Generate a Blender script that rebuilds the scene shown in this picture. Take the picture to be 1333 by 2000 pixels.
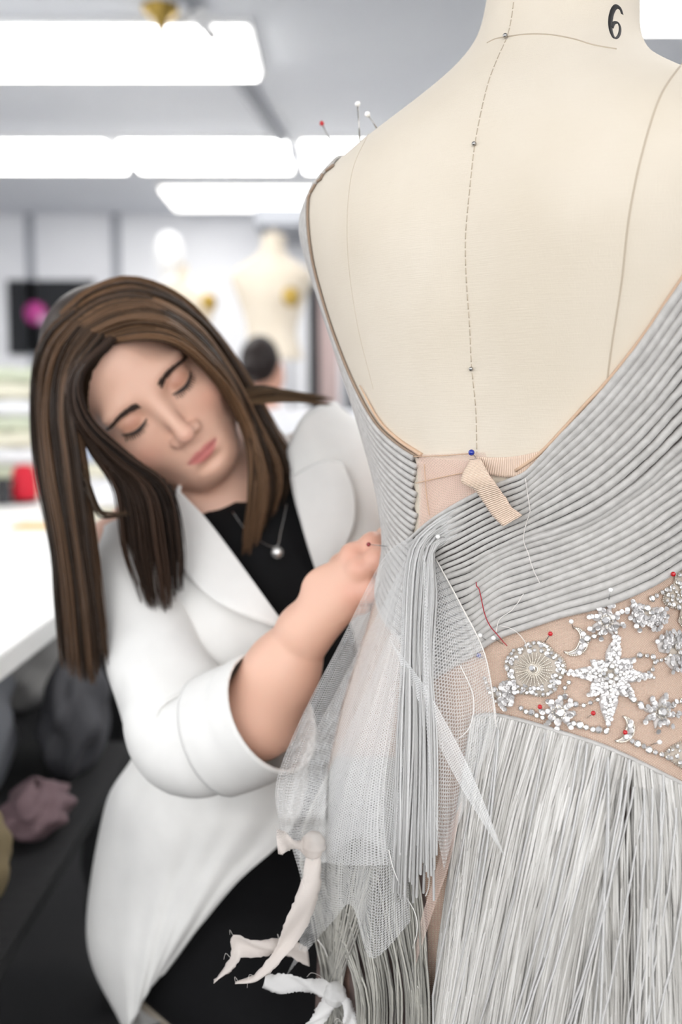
import bpy, bmesh, math, random
import numpy as np
from mathutils import Vector, Matrix
from mathutils.bvhtree import BVHTree
random.seed(7)
RNG = np.random.default_rng(7)
for o in list(bpy.data.objects):
    bpy.data.objects.remove(o, do_unlink=True)
S = bpy.context.scene
COL = S.collection
PI = math.pi

# ------------------------------------------------------------------ camera
HC = 1.2
PT = math.atan(0.1)
FPX, CX, CY = 2000.0, 666.5, 1000.0
cd = bpy.data.cameras.new('camera')
cam = bpy.data.objects.new('camera', cd)
COL.objects.link(cam)
cam.location = (0, 0, HC)
cam.rotation_euler = (PI / 2 - PT, 0, 0)
cd.sensor_fit = 'VERTICAL'
cd.sensor_height = 36.0
cd.sensor_width = 36.0
cd.lens = 36.0
cd.clip_start = 0.02
cd.dof.use_dof = True
cd.dof.focus_distance = 0.765
cd.dof.aperture_fstop = 3.1
S.camera = cam

# ------------------------------------------------------------------ world, lights, exposure
W = bpy.data.worlds.new('world')
S.world = W
W.use_nodes = True
W.node_tree.nodes['Background'].inputs[0].default_value = (0.80, 0.88, 1.0, 1)
W.node_tree.nodes['Background'].inputs[1].default_value = 1.0
S.view_settings.view_transform = 'Standard'
S.view_settings.look = 'None'
S.view_settings.exposure = 0.05
S.view_settings.gamma = 1.0
S.view_settings.use_curve_mapping = False
S.cycles.transparent_max_bounces = 24
LAMP_E = 10.0


def area(name, loc, rot, sx, sy, power, color):
    l = bpy.data.lights.new(name, 'AREA')
    l.shape = 'RECTANGLE'
    l.size, l.size_y = sx, sy
    l.energy = power
    l.color = color
    o = bpy.data.objects.new(name, l)
    COL.objects.link(o)
    o.location = loc
    o.rotation_euler = rot
    return o


# daylight by the left window; rear window and light added behind the photographer
area('daylight_side', (-3.93, 0.4, 1.65), (0, -PI / 2, 0), 1.7, 3.4, 18, (1.0, 0.985, 0.965))
area('added_rear_light', (-0.3, -2.93, 1.65), (PI / 2, 0, 0), 4.6, 1.7, 84, (1.0, 0.985, 0.965))

# ------------------------------------------------------------------ projection helpers
CP, SP = math.cos(PT), math.sin(PT)


def ray(px, py):
    a = (px - CX) / FPX
    b = -(py - CY) / FPX
    return Vector((a, CP + b * SP, -SP + b * CP))


def P(px, py, Y):
    """a point of the room: direction from the camera, world depth Y"""
    d = ray(px, py)
    t = Y / d.y
    return Vector((d.x * t, Y, HC + d.z * t))


# ------------------------------------------------------------------ materials
def srgb(r, g, b):
    f = lambda c: (c / 255 / 12.92) if c / 255 <= 0.04045 else ((c / 255 + 0.055) / 1.055) ** 2.4
    return (f(r), f(g), f(b), 1)


def mat(name, col, rough=0.6, metal=0.0, sheen=0.0, sss=0.0, coat=0.0, spec=0.5):
    m = bpy.data.materials.new(name)
    m.use_nodes = True
    b = m.node_tree.nodes['Principled BSDF']
    b.inputs['Base Color'].default_value = col
    b.inputs['Roughness'].default_value = rough
    b.inputs['Metallic'].default_value = metal
    b.inputs['Sheen Weight'].default_value = sheen
    b.inputs['Subsurface Weight'].default_value = sss
    b.inputs['Coat Weight'].default_value = coat
    b.inputs['Specular IOR Level'].default_value = spec
    return m


def nd(m, t, **k):
    n = m.node_tree.nodes.new(t)
    for a, v in k.items():
        setattr(n, a, v)
    return n


def lk(m, a, b):
    m.node_tree.links.new(a, b)


def coords(m, scale=(1, 1, 1), kind='Object'):
    tc = nd(m, 'ShaderNodeTexCoord')
    mp = nd(m, 'ShaderNodeMapping')
    mp.inputs['Scale'].default_value = scale
    lk(m, tc.outputs[kind], mp.inputs['Vector'])
    return mp.outputs['Vector']


def noise(m, vec, scale, detail=3.0):
    n = nd(m, 'ShaderNodeTexNoise')
    n.inputs['Scale'].default_value = scale
    n.inputs['Detail'].default_value = detail
    lk(m, vec, n.inputs['Vector'])
    return n.outputs['Fac']


def ramp(m, fac, c0, c1, p0=0.3, p1=0.7):
    r = nd(m, 'ShaderNodeValToRGB')
    r.color_ramp.elements[0].position = p0
    r.color_ramp.elements[0].color = c0
    r.color_ramp.elements[1].position = p1
    r.color_ramp.elements[1].color = c1
    lk(m, fac, r.inputs['Fac'])
    return r.outputs['Color']


def bump(m, h, strength=0.3, dist=0.001):
    b = nd(m, 'ShaderNodeBump')
    b.inputs['Strength'].default_value = strength
    b.inputs['Distance'].default_value = dist
    lk(m, h, b.inputs['Height'])
    lk(m, b.outputs['Normal'], m.node_tree.nodes['Principled BSDF'].inputs['Normal'])


def tint(m, scale, c0, c1, vs=(1, 1, 1), p0=0.3, p1=0.7, kind='Object', detail=3.0):
    f = noise(m, coords(m, vs, kind), scale, detail)
    lk(m, ramp(m, f, c0, c1, p0, p1), m.node_tree.nodes['Principled BSDF'].inputs['Base Color'])
    return f


M = {}
# linen of the dress form: fine horizontal slubs and weave
m = M['linen'] = mat('linen', srgb(228, 214, 194), 0.85, sheen=0.15, spec=0.2)
f = tint(m, 9, srgb(212, 201, 183), srgb(219, 209, 193))
a = noise(m, coords(m, (60, 60, 1600)), 1.0, 2)
b_ = noise(m, coords(m, (1500, 1500, 90)), 1.0, 2)
ad = nd(m, 'ShaderNodeMath', operation='ADD')
lk(m, a, ad.inputs[0])
lk(m, b_, ad.inputs[1])
bump(m, ad.outputs[0], 0.35, 0.0006)
M['seam'] = mat('seam_thread', srgb(186, 172, 152), 0.8)
M['seam_pale'] = mat('seam_pale', srgb(206, 194, 176), 0.85)
M['ink'] = mat('ink', srgb(30, 28, 27), 0.7)
M['steel'] = mat('steel', srgb(170, 168, 165), 0.25, 1.0)
M['brass'] = mat('brass', srgb(190, 160, 84), 0.35, 0.9)
# ribbed knit
m = M['rib'] = mat('rib_knit', srgb(196, 195, 193), 0.55, sheen=0.3)
tint(m, 160, srgb(178, 175, 171), srgb(192, 189, 185), (1, 1, 1), 0.35, 0.65)
bump(m, noise(m, coords(m, (1100, 1100, 1100)), 1.0, 1), 0.22, 0.0006)
m = M['rib_gap_shade'] = mat('rib_gap_shade', srgb(132, 124, 119), 0.8)
tint(m, 300, srgb(72, 64, 61), srgb(92, 84, 79))  # dark tone paints the shadow between the ribs
# fringe rayon
m = M['fringe'] = mat('fringe_rayon', srgb(196, 194, 191), 0.42, sheen=0.2)
at = nd(m, 'ShaderNodeAttribute', attribute_name='Col')
lk(m, at.outputs['Color'], m.node_tree.nodes['Principled BSDF'].inputs['Base Color'])
bump(m, noise(m, coords(m, (900, 900, 500)), 1.0, 1), 0.5, 0.0006)
m = M['under'] = mat('gap_shade', srgb(128, 112, 102), 0.85)
tint(m, 60, srgb(96, 82, 78), srgb(116, 100, 95))  # dark tone paints the shade in gaps between strands and cords
m = M['grosgrain'] = mat('grosgrain', srgb(226, 200, 176), 0.7, sheen=0.2)
wv = nd(m, 'ShaderNodeTexWave', bands_direction='Y')
wv.inputs['Scale'].default_value = 210
lk(m, coords(m, (1, 1, 1), 'UV'), wv.inputs['Vector'])
lk(m, ramp(m, wv.outputs['Fac'], srgb(206, 176, 150), srgb(240, 216, 196), 0.1, 0.5),
   m.node_tree.nodes['Principled BSDF'].inputs['Base Color'])
bump(m, wv.outputs['Fac'], 0.7, 0.0008)
M['binding'] = mat('bias_binding', srgb(202, 172, 146), 0.75)
M['binding_dark'] = mat('edge_piping', srgb(150, 130, 112), 0.75)


def net(name, col, cell, lo, hi, width=0.0, trans=0.5):
    """honeycomb tulle: three crossed cosines of the sheet's own UV (metres) decide thread or hole"""
    m = bpy.data.materials.new(name)
    m.use_nodes = True
    nt = m.node_tree
    nt.nodes.clear()
    out = nd(m, 'ShaderNodeOutputMaterial')
    uv = nd(m, 'ShaderNodeTexCoord')
    k = 4 * PI / (math.sqrt(3) * cell)
    acc = None
    for i in range(3):
        an = i * 2 * PI / 3
        dt = nd(m, 'ShaderNodeVectorMath', operation='DOT_PRODUCT')
        dt.inputs[1].default_value = (k * math.cos(an), k * math.sin(an), 0)
        lk(m, uv.outputs['UV'], dt.inputs[0])
        c = nd(m, 'ShaderNodeMath', operation='COSINE')
        lk(m, dt.outputs['Value'], c.inputs[0])
        if acc is None:
            acc = c
        else:
            ad = nd(m, 'ShaderNodeMath', operation='ADD')
            lk(m, acc.outputs[0], ad.inputs[0])
            lk(m, c.outputs[0], ad.inputs[1])
            acc = ad
    mr = nd(m, 'ShaderNodeMapRange')
    mr.inputs['From Min'].default_value = width + 0.35
    mr.inputs['From Max'].default_value = width - 0.35
    mr.inputs['To Min'].default_value = lo
    mr.inputs['To Max'].default_value = hi
    lk(m, acc.outputs[0], mr.inputs['Value'])
    df = nd(m, 'ShaderNodeBsdfDiffuse')
    df.inputs['Color'].default_value = col
    tl = nd(m, 'ShaderNodeBsdfTranslucent')
    tl.inputs['Color'].default_value = col
    mx = nd(m, 'ShaderNodeMixShader')
    mx.inputs[0].default_value = trans
    lk(m, df.outputs[0], mx.inputs[1])
    lk(m, tl.outputs[0], mx.inputs[2])
    tp = nd(m, 'ShaderNodeBsdfTransparent')
    fx = nd(m, 'ShaderNodeMixShader')
    lk(m, mr.outputs[0], fx.inputs[0])
    lk(m, tp.outputs[0], fx.inputs[1])
    lk(m, mx.outputs[0], fx.inputs[2])
    lk(m, fx.outputs[0], out.inputs['Surface'])
    return m


M['tulle'] = net('white_tulle', srgb(250, 250, 249), 0.0024, 0.10, 0.50, trans=0.3)
M['tulle_dense'] = net('white_tulle_folded', srgb(250, 250, 249), 0.0018, 0.28, 0.62, trans=0.3)
M['blush'] = net('blush_tulle', srgb(248, 224, 212), 0.0020, 0.22, 0.55, trans=0.3)
M['nude'] = net('nude_net', srgb(206, 168, 150), 0.0017, 0.22, 0.50, trans=0.15)
M['organza'] = net('organza', srgb(240, 232, 226), 0.0009, 0.40, 0.85, trans=0.3)
M['organza_white'] = net('organza_white', srgb(246, 245, 244), 0.0009, 0.45, 0.88, trans=0.3)
m = M['crystal'] = mat('crystal', (0.72, 0.70, 0.68, 1), 0.08, 0.0, coat=1.0)
m.node_tree.nodes['Principled BSDF'].inputs['Metallic'].default_value = 0.75
M['silver'] = mat('silver_bead', srgb(208, 201, 190), 0.3, 0.7)
m = M['sequin'] = mat('sequin', srgb(190, 187, 185), 0.24, 0.5, coat=0.3)
m = M['petal'] = mat('petal_organza', srgb(205, 200, 196), 0.45)
M['motif'] = mat('motif_backing', srgb(186, 175, 162), 0.7)
M['pin_white'] = mat('pin_white', srgb(244, 243, 240), 0.2, coat=0.5)
M['pin_red'] = mat('pin_red', srgb(190, 16, 28), 0.2, coat=0.5)
M['pin_darkred'] = mat('pin_dark_red', srgb(130, 14, 28), 0.2, coat=0.5)
M['pin_blue'] = mat('pin_blue', srgb(14, 44, 150), 0.2, coat=0.5)
M['red_thread'] = mat('red_thread', srgb(160, 30, 44), 0.7)
M['white_thread'] = mat('white_thread', srgb(225, 220, 214), 0.7)
# person
m = M['skin'] = mat('skin', srgb(226, 184, 160), 0.48, sss=0.12)
m.node_tree.nodes['Principled BSDF'].inputs['Subsurface Radius'].default_value = (0.012, 0.005, 0.003)
at = nd(m, 'ShaderNodeAttribute', attribute_name='Col')
lk(m, at.outputs['Color'], m.node_tree.nodes['Principled BSDF'].inputs['Base Color'])
m = M['hair'] = mat('hair', srgb(70, 50, 36), 0.42, spec=0.18)
at = nd(m, 'ShaderNodeAttribute', attribute_name='Col')
lk(m, at.outputs['Color'], m.node_tree.nodes['Principled BSDF'].inputs['Base Color'])
M['lash'] = mat('lash', srgb(24, 18, 16), 0.6)
M['brow'] = mat('brow', srgb(52, 36, 28), 0.7)
m = M['blazer'] = mat('blazer', srgb(228, 227, 224), 0.75, sheen=0.1, spec=0.25)
tint(m, 30, srgb(224, 223, 220), srgb(230, 229, 226))
bump(m, noise(m, coords(m), 900, 2), 0.15, 0.0005)
M['lining'] = mat('blazer_lining', srgb(205, 198, 190), 0.6)
m = M['black_knit'] = mat('black_top', srgb(14, 14, 16), 0.85, spec=0.2)
m = M['black_cloth'] = mat('black_trousers', srgb(15, 15, 17), 0.85, spec=0.2)
M['shoe'] = mat('shoe', srgb(22, 21, 22), 0.4)
# room
m = M['wall'] = mat('wall_paint', srgb(232, 233, 237), 0.85)
tint(m, 2, srgb(238, 239, 243), srgb(243, 244, 247))
m = M['ceil'] = mat('ceiling_paint', srgb(226, 228, 233), 0.9)
tint(m, 1.5, srgb(228, 231, 238), srgb(234, 237, 243))
m = M['floor'] = mat('floor_black', srgb(28, 28, 30), 0.5)
tint(m, 4, srgb(24, 24, 26), srgb(34, 33, 34))
M['table'] = mat('table_white', srgb(240, 240, 238), 0.45)
M['metal_grey'] = mat('metal_grey', srgb(120, 122, 126), 0.45, 0.6)
M['white_plastic'] = mat('white_plastic', srgb(236, 236, 236), 0.5)
M['rail'] = mat('rail_grey', srgb(160, 163, 170), 0.6)
M['black_board'] = mat('black_board', srgb(20, 23, 28), 0.7)
M['pink'] = mat('pink_dot', srgb(196, 70, 150), 0.6)
M['pale_pink'] = mat('pale_pink_dot', srgb(226, 176, 210), 0.6)
M['red'] = mat('red_thread_cone', srgb(206, 12, 44), 0.6)
M['yellow'] = mat('yellow_ruler', srgb(236, 184, 92), 0.5)
M['wood'] = mat('beige_wood', srgb(176, 164, 148), 0.6)
tint(M['wood'], 6, srgb(166, 153, 136), srgb(186, 175, 160), (1, 1, 14))
for k, c in {'cloth_cream': (232, 228, 208), 'cloth_sage': (206, 212, 190), 'cloth_white': (238, 239, 243),
             'cloth_grey': (120, 122, 128), 'cloth_dark': (66, 66, 70), 'cloth_mid': (142, 140, 138),
             'cloth_pink': (112, 90, 94), 'cloth_tan': (140, 124, 92), 'cloth_black': (20, 20, 22),
             'cloth_blue': (196, 206, 226), 'cloth_rose': (196, 178, 176)}.items():
    M[k] = mat(k, srgb(*c), 0.8)
    bump(M[k], noise(M[k], coords(M[k]), 60, 3), 0.3, 0.004)
m = M['lamp'] = bpy.data.materials.new('lamp_diffuser')
m.use_nodes = True
b = m.node_tree.nodes['Principled BSDF']
b.inputs['Base Color'].default_value = (0.9, 0.9, 0.9, 1)
b.inputs['Emission Color'].default_value = (1.0, 0.985, 0.96, 1)
b.inputs['Emission Strength'].default_value = LAMP_E
m = M['lamp_far'] = M['lamp'].copy()
m.name = 'lamp_diffuser_far'
m.node_tree.nodes['Principled BSDF'].inputs['Emission Strength'].default_value = 3.2
m = M['glass'] = mat('window_glass', (1, 1, 1, 1), 0.0)
m.node_tree.nodes['Principled BSDF'].inputs['Transmission Weight'].default_value = 1.0
m.node_tree.nodes['Principled BSDF'].inputs['IOR'].default_value = 1.0

# ------------------------------------------------------------------ object helpers
ROOT_LOC = {}


def link(o, parent=None):
    COL.objects.link(o)
    if parent is not None:
        o.parent = parent
        o.matrix_parent_inverse = Matrix.Translation(-ROOT_LOC.get(parent.name, Vector((0, 0, 0))))
    return o


def tag(o, label=None, cat=None, group=None, kind=None):
    if label:
        o['label'] = label
    if cat:
        o['category'] = cat
    if group:
        o['group'] = group
    if kind:
        o['kind'] = kind
    return o


def thing(name, loc, label, cat, group=None):
    o = bpy.data.objects.new(name, None)
    o.empty_display_size = 0.05
    o.location = loc
    COL.objects.link(o)
    ROOT_LOC[o.name] = Vector(loc)
    return tag(o, label, cat, group)


class MB:
    def __init__(s):
        s.v, s.f, s.c, s.uv, s.mi = [], [], [], {}, []

    def add(s, v, f, col=None, mi=0):
        n = len(s.v)
        s.v.extend([tuple(p) for p in v])
        s.f.extend([tuple(i + n for i in q) for q in f])
        s.mi.extend([mi] * len(f))
        if col is not None:
            s.c.extend([col] * len(v))
        return n

    def tube(s, pts, rad, sides=6, col=None, caps=True, flat=1.0, up=None, mi=0):
        """swept tube; flat scales it along the frame normal"""
        pts = [Vector(p) for p in pts]
        n = len(pts)
        if not hasattr(rad, '__len__'):
            rad = [rad] * n
        t = [(pts[min(i + 1, n - 1)] - pts[max(i - 1, 0)]) for i in range(n)]
        t = [x.normalized() if x.length > 1e-9 else Vector((0, 0, 1)) for x in t]
        ref = Vector(up) if up is not None and not isinstance(up, list) else (Vector((0, 0, 1)) if abs(t[0].z) < 0.9 else Vector((1, 0, 0)))
        nn = None
        vs = []
        for i in range(n):
            if isinstance(up, list):
                nn = up[i] - t[i] * up[i].dot(t[i])
            else:
                r = ref if nn is None else nn
                nn = r - t[i] * r.dot(t[i])
            nn = nn.normalized() if nn.length > 1e-9 else t[i].orthogonal().normalized()
            bb = t[i].cross(nn)
            for k in range(sides):
                a = 2 * PI * k / sides
                vs.append(pts[i] + nn * (math.cos(a) * rad[i] * flat) + bb * (math.sin(a) * rad[i]))
        fs = []
        for i in range(n - 1):
            for k in range(sides):
                k2 = (k + 1) % sides
                fs.append((i * sides + k, i * sides + k2, (i + 1) * sides + k2, (i + 1) * sides + k))
        if caps:
            fs.append(tuple(range(sides - 1, -1, -1)))
            fs.append(tuple((n - 1) * sides + k for k in range(sides)))
        s.add(vs, fs, col, mi)
        return s

    def box(s, lo, hi, mi=0):
        x0, y0, z0 = lo
        x1, y1, z1 = hi
        v = [(x0, y0, z0), (x1, y0, z0), (x1, y1, z0), (x0, y1, z0), (x0, y0, z1), (x1, y0, z1), (x1, y1, z1), (x0, y1, z1)]
        f = [(3, 2, 1, 0), (4, 5, 6, 7), (0, 1, 5, 4), (1, 2, 6, 5), (2, 3, 7, 6), (3, 0, 4, 7)]
        s.add(v, f, None, mi)
        return s

    def lathe(s, prof, center, axis=(0, 0, 1), seg=24, col=None, mi=0):
        ax = Vector(axis).normalized()
        u = ax.orthogonal().normalized()
        w = ax.cross(u)
        c = Vector(center)
        vs, fs = [], []
        for r, h in prof:
            for k in range(seg):
                a = 2 * PI * k / seg
                vs.append(c + ax * h + (u * math.cos(a) + w * math.sin(a)) * max(r, 1e-5))
        n = len(prof)
        for i in range(n - 1):
            for k in range(seg):
                k2 = (k + 1) % seg
                fs.append((i * seg + k, i * seg + k2, (i + 1) * seg + k2, (i + 1) * seg + k))
        fs.append(tuple(range(seg - 1, -1, -1)))
        fs.append(tuple((n - 1) * seg + k for k in range(seg)))
        s.add(vs, fs, col, mi)
        return s

    def grid(s, G, uv=True, col=None):
        """G[i][j] points; uv in metres from running lengths"""
        nu, nv = len(G), len(G[0])
        n0 = len(s.v)
        vs = [G[i][j] for i in range(nu) for j in range(nv)]
        fs = [(i * nv + j, i * nv + j + 1, (i + 1) * nv + j + 1, (i + 1) * nv + j) for i in range(nu - 1) for j in range(nv - 1)]
        s.add(vs, fs, col)
        if uv:
            A = np.array([[tuple(p) for p in r] for r in G])
            du = np.linalg.norm(np.diff(A, axis=0), axis=2).mean(1)
            dv = np.linalg.norm(np.diff(A, axis=1), axis=2).mean(0)
            uu = np.r_[0, np.cumsum(du)]
            vv = np.r_[0, np.cumsum(dv)]
            for i in range(nu):
                for j in range(nv):
                    s.uv[n0 + i * nv + j] = (uu[i], vv[j])
        return s

    def build(s, name, material, parent=None, smooth=True):
        me = bpy.data.meshes.new(name)
        me.from_pydata([tuple(p) for p in s.v], [], s.f)
        mats = material if isinstance(material, (list, tuple)) else [material]
        for q in mats:
            me.materials.append(q)
        if len(mats) > 1:
            me.polygons.foreach_set('material_index', s.mi)
        if smooth:
            me.polygons.foreach_set('use_smooth', [True] * len(me.polygons))
        if s.uv:
            l = me.uv_layers.new(name='UVMap')
            idx = np.empty(len(me.loops), dtype=np.int32)
            me.loops.foreach_get('vertex_index', idx)
            U = np.zeros((len(s.v), 2))
            for k, q in s.uv.items():
                U[k] = q
            l.data.foreach_set('uv', U[idx].astype(np.float32).ravel())
        if s.c and len(s.c) == len(s.v):
            a = me.color_attributes.new('Col', 'FLOAT_COLOR', 'POINT')
            a.data.foreach_set('color', np.array(s.c, dtype=np.float32).ravel())
        me.update()
        o = bpy.data.objects.new(name, me)
        return link(o, parent)


def mod(o, t, **k):
    q = o.modifiers.new(t.lower(), t)
    for a, v in k.items():
        setattr(q, a, v)
    return o


def catmull(pts, n):
    """resample a polyline of tuples with a Catmull-Rom curve, evenly by length"""
    A = np.array([tuple(p) for p in pts], dtype=float)
    Q = np.vstack([2 * A[0] - A[1], A, 2 * A[-1] - A[-2]])
    out = []
    for i in range(1, len(Q) - 2):
        t = np.linspace(0, 1, 12, endpoint=False)[:, None]
        p0, p1, p2, p3 = Q[i - 1], Q[i], Q[i + 1], Q[i + 2]
        out.append(0.5 * (2 * p1 + (p2 - p0) * t + (2 * p0 - 5 * p1 + 4 * p2 - p3) * t ** 2 + (3 * p1 - p0 - 3 * p2 + p3) * t ** 3))
    out = np.vstack(out + [A[-1:]])
    d = np.r_[0, np.cumsum(np.linalg.norm(np.diff(out[:, :2], axis=0), axis=1) + 1e-9)]
    s = np.linspace(0, d[-1], n)
    return np.stack([np.interp(s, d, out[:, k]) for k in range(A.shape[1])], -1)


def smooth1(x, sg):
    r = int(3 * sg) + 1
    k = np.exp(-0.5 * (np.arange(-r, r + 1) / sg) ** 2)
    k /= k.sum()
    return np.convolve(np.pad(x, r, mode='edge'), k, mode='valid')


# ------------------------------------------------------------------ signed-distance modelling (bodies)
class Field:
    def __init__(s, lo, hi, h):
        s.lo = np.array(lo, float)
        s.h = h
        s.n = np.ceil((np.array(hi, float) - s.lo) / h).astype(int) + 1
        s.g = np.full(s.n, 1.0, dtype=np.float32)

    def region(s, lo, hi):
        a = np.clip(np.floor((np.array(lo) - s.lo) / s.h).astype(int), 0, s.n)
        b = np.clip(np.ceil((np.array(hi) - s.lo) / s.h).astype(int) + 1, 0, s.n)
        if (b <= a).any():
            return None, None
        ax = [np.arange(a[i], b[i], dtype=np.float32) * s.h + s.lo[i] for i in range(3)]
        X = np.stack(np.meshgrid(*ax, indexing='ij'), -1).astype(np.float32)
        return tuple(slice(a[i], b[i]) for i in range(3)), X

    def put(s, sl, d, k, sub=False):
        g = s.g[sl]
        if sub:
            d = -d
            h = np.maximum(k - np.abs(g - d), 0) / k
            s.g[sl] = np.maximum(g, d) + h * h * k * 0.25
        else:
            h = np.maximum(k - np.abs(g - d), 0) / k
            s.g[sl] = np.minimum(g, d) - h * h * k * 0.25

    def capsule(s, a, b, ra, rb, k=0.01, sub=False):
        a, b = np.array(a, np.float32), np.array(b, np.float32)
        mg = max(ra, rb) + 2 * k + 3 * s.h
        sl, X = s.region(np.minimum(a, b) - mg, np.maximum(a, b) + mg)
        if sl is None:
            return
        ab = b - a
        t = np.clip(((X - a) @ ab) / max(ab @ ab, 1e-12), 0, 1)
        d = np.linalg.norm(X - a - t[..., None] * ab, axis=-1) - (ra + (rb - ra) * t)
        s.put(sl, d, k, sub)

    def ell(s, c, r, R=None, k=0.01, sub=False):
        c = np.array(c, np.float32)
        r = np.array(r, np.float32)
        mg = r.max() + 2 * k + 3 * s.h
        sl, X = s.region(c - mg, c + mg)
        if sl is None:
            return
        L = (X - c) if R is None else (X - c) @ R
        q = np.linalg.norm(L / r, axis=-1)
        g = np.linalg.norm(L / (r * r), axis=-1)
        d = q * (q - 1) / np.maximum(g, 1e-6)
        s.put(sl, d.astype(np.float32), k, sub)

    def mesh(s):
        g = s.g
        sg = g < 0
        nx, ny, nz = g.shape
        cnt = np.zeros((nx - 1, ny - 1, nz - 1), np.int8)
        for dx in (0, 1):
            for dy in (0, 1):
                for dz in (0, 1):
                    cnt += sg[dx:nx - 1 + dx, dy:ny - 1 + dy, dz:nz - 1 + dz]
        cell = np.argwhere((cnt > 0) & (cnt < 8))
        idx = np.full(cnt.shape, -1, np.int32)
        idx[tuple(cell.T)] = np.arange(len(cell))
        corner = {}
        for dx in (0, 1):
            for dy in (0, 1):
                for dz in (0, 1):
                    corner[dx, dy, dz] = g[cell[:, 0] + dx, cell[:, 1] + dy, cell[:, 2] + dz]
        acc = np.zeros((len(cell), 3))
        num = np.zeros(len(cell))
        for axis in range(3):
            for p in (0, 1):
                for q in (0, 1):
                    o = [p, q]
                    o.insert(axis, 0)
                    e = [p, q]
                    e.insert(axis, 1)
                    va, vb = corner[tuple(o)], corner[tuple(e)]
                    m = (va < 0) != (vb < 0)
                    t = np.where(m, va / np.where(m, va - vb, 1), 0)
                    pt = np.tile(np.array(o, float), (len(cell), 1))
                    pt[:, axis] += t
                    acc[m] += pt[m]
                    num[m] += 1
        v = s.lo + s.h * (cell + acc / num[:, None])
        faces = []
        for axis in range(3):
            a1, a2 = (axis + 1) % 3, (axis + 2) % 3
            sl0 = [slice(None)] * 3
            sl1 = [slice(None)] * 3
            sl0[axis] = slice(0, -1)
            sl1[axis] = slice(1, None)
            ch = sg[tuple(sl0)] != sg[tuple(sl1)]
            e = np.argwhere(ch)
            ok = (e[:, a1] > 0) & (e[:, a2] > 0) & (e[:, a1] < g.shape[a1] - 1) & (e[:, a2] < g.shape[a2] - 1)
            e = e[ok]
            flip = sg[tuple(e.T)]
            u = np.zeros(3, int)
            u[a1] = 1
            w = np.zeros(3, int)
            w[a2] = 1
            q = np.stack([idx[tuple((e - u - w).T)], idx[tuple((e - w).T)], idx[tuple(e.T)], idx[tuple((e - u).T)]], -1)
            q[~flip] = q[~flip][:, ::-1]
            faces.append(q)
        return v, np.vstack(faces)


def np_mesh(name, v, f, material, parent=None, col=None, smooth=True):
    me = bpy.data.meshes.new(name)
    me.vertices.add(len(v))
    me.vertices.foreach_set('co', np.asarray(v, np.float32).ravel())
    me.loops.add(f.size)
    me.loops.foreach_set('vertex_index', f.astype(np.int32).ravel())
    me.polygons.add(len(f))
    me.polygons.foreach_set('loop_start', np.arange(0, f.size, f.shape[1], dtype=np.int32))
    me.polygons.foreach_set('loop_total', np.full(len(f), f.shape[1], dtype=np.int32))
    me.materials.append(material)
    me.update(calc_edges=True)
    me.validate()
    if smooth:
        me.polygons.foreach_set('use_smooth', [True] * len(me.polygons))
    if col is not None:
        a = me.color_attributes.new('Col', 'FLOAT_COLOR', 'POINT')
        a.data.foreach_set('color', np.asarray(col, np.float32).ravel())
    o = bpy.data.objects.new(name, me)
    return link(o, parent)

# ================================================================== THE ROOM
CEIL = 2.7
X0, X1, Y0, Y1 = -4.0, 4.2, -3.0, 8.1


def struct(name, mb, material, label):
    o = mb.build(name, material, smooth=False)
    return tag(o, label, kind='structure')


struct('floor', MB().box((X0, Y0, -0.1), (X1, Y1, 0)), M['floor'], 'black floor of the workroom')
struct('ceiling', MB().box((X0, Y0, CEIL), (X1, Y1, CEIL + 0.1)), M['ceil'], 'pale grey workroom ceiling')
struct('wall_back', MB().box((X0, Y1, 0), (X1, Y1 + 0.1, CEIL)), M['wall'], 'white far wall of the workroom')
struct('wall_right', MB().box((X1, Y0, 0), (X1 + 0.1, Y1, CEIL)), M['wall'], 'white right wall')


def window_wall(name, wname, horizontal, pos, lo, hi, wlo, whi, zlo, zhi, label):
    """wall with one wide opening, a framed and mullioned window in it"""
    t = 0.1
    mb = MB()

    def bx(a0, a1, z0, z1, d0=-t, d1=0):
        if horizontal:
            mb.box((a0, pos + d0, z0), (a1, pos + d1, z1))
        else:
            mb.box((pos + d0, a0, z0), (pos + d1, a1, z1))
    bx(lo, hi, 0, zlo)
    bx(lo, hi, zhi, CEIL)
    bx(lo, wlo, zlo, zhi)
    bx(whi, hi, zlo, zhi)
    struct(name, mb, M['wall'], label)
    mb = MB()
    w = 0.05
    for z0, z1 in ((zlo, zlo + w), (zhi - w, zhi)):
        bx(wlo, whi, z0, z1, -0.08, -0.02)
    n = 4
    for i in range(n + 1):
        c = wlo + w / 2 + (whi - wlo - w) * i / n
        bx(c - w / 2, c + w / 2, zlo + w, zhi - w, -0.08, -0.02)
    fr = struct(wname, mb, M['white_plastic'], 'unseen white framed window letting light in')
    for i in range(n):
        mb = MB()
        c0 = wlo + w + (whi - wlo - w) * i / n
        c1 = wlo + (whi - wlo - w) * (i + 1) / n
        bx(c0, c1, zlo + w, zhi - w, -0.055, -0.045)
        mb.build('pane', M['glass'], fr, smooth=False)


window_wall('wall_left', 'window_1', False, X0, Y0, Y1, -1.4, 2.2, 0.8, 2.5, 'white left wall with a wide window')
window_wall('wall_front', 'added_rear_window', True, Y0, X0, X1, -2.7, 2.1, 0.8, 2.5, 'white wall behind the photographer with an added wide window')  # unseen rear window, added to light the scene from the camera side
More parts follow.
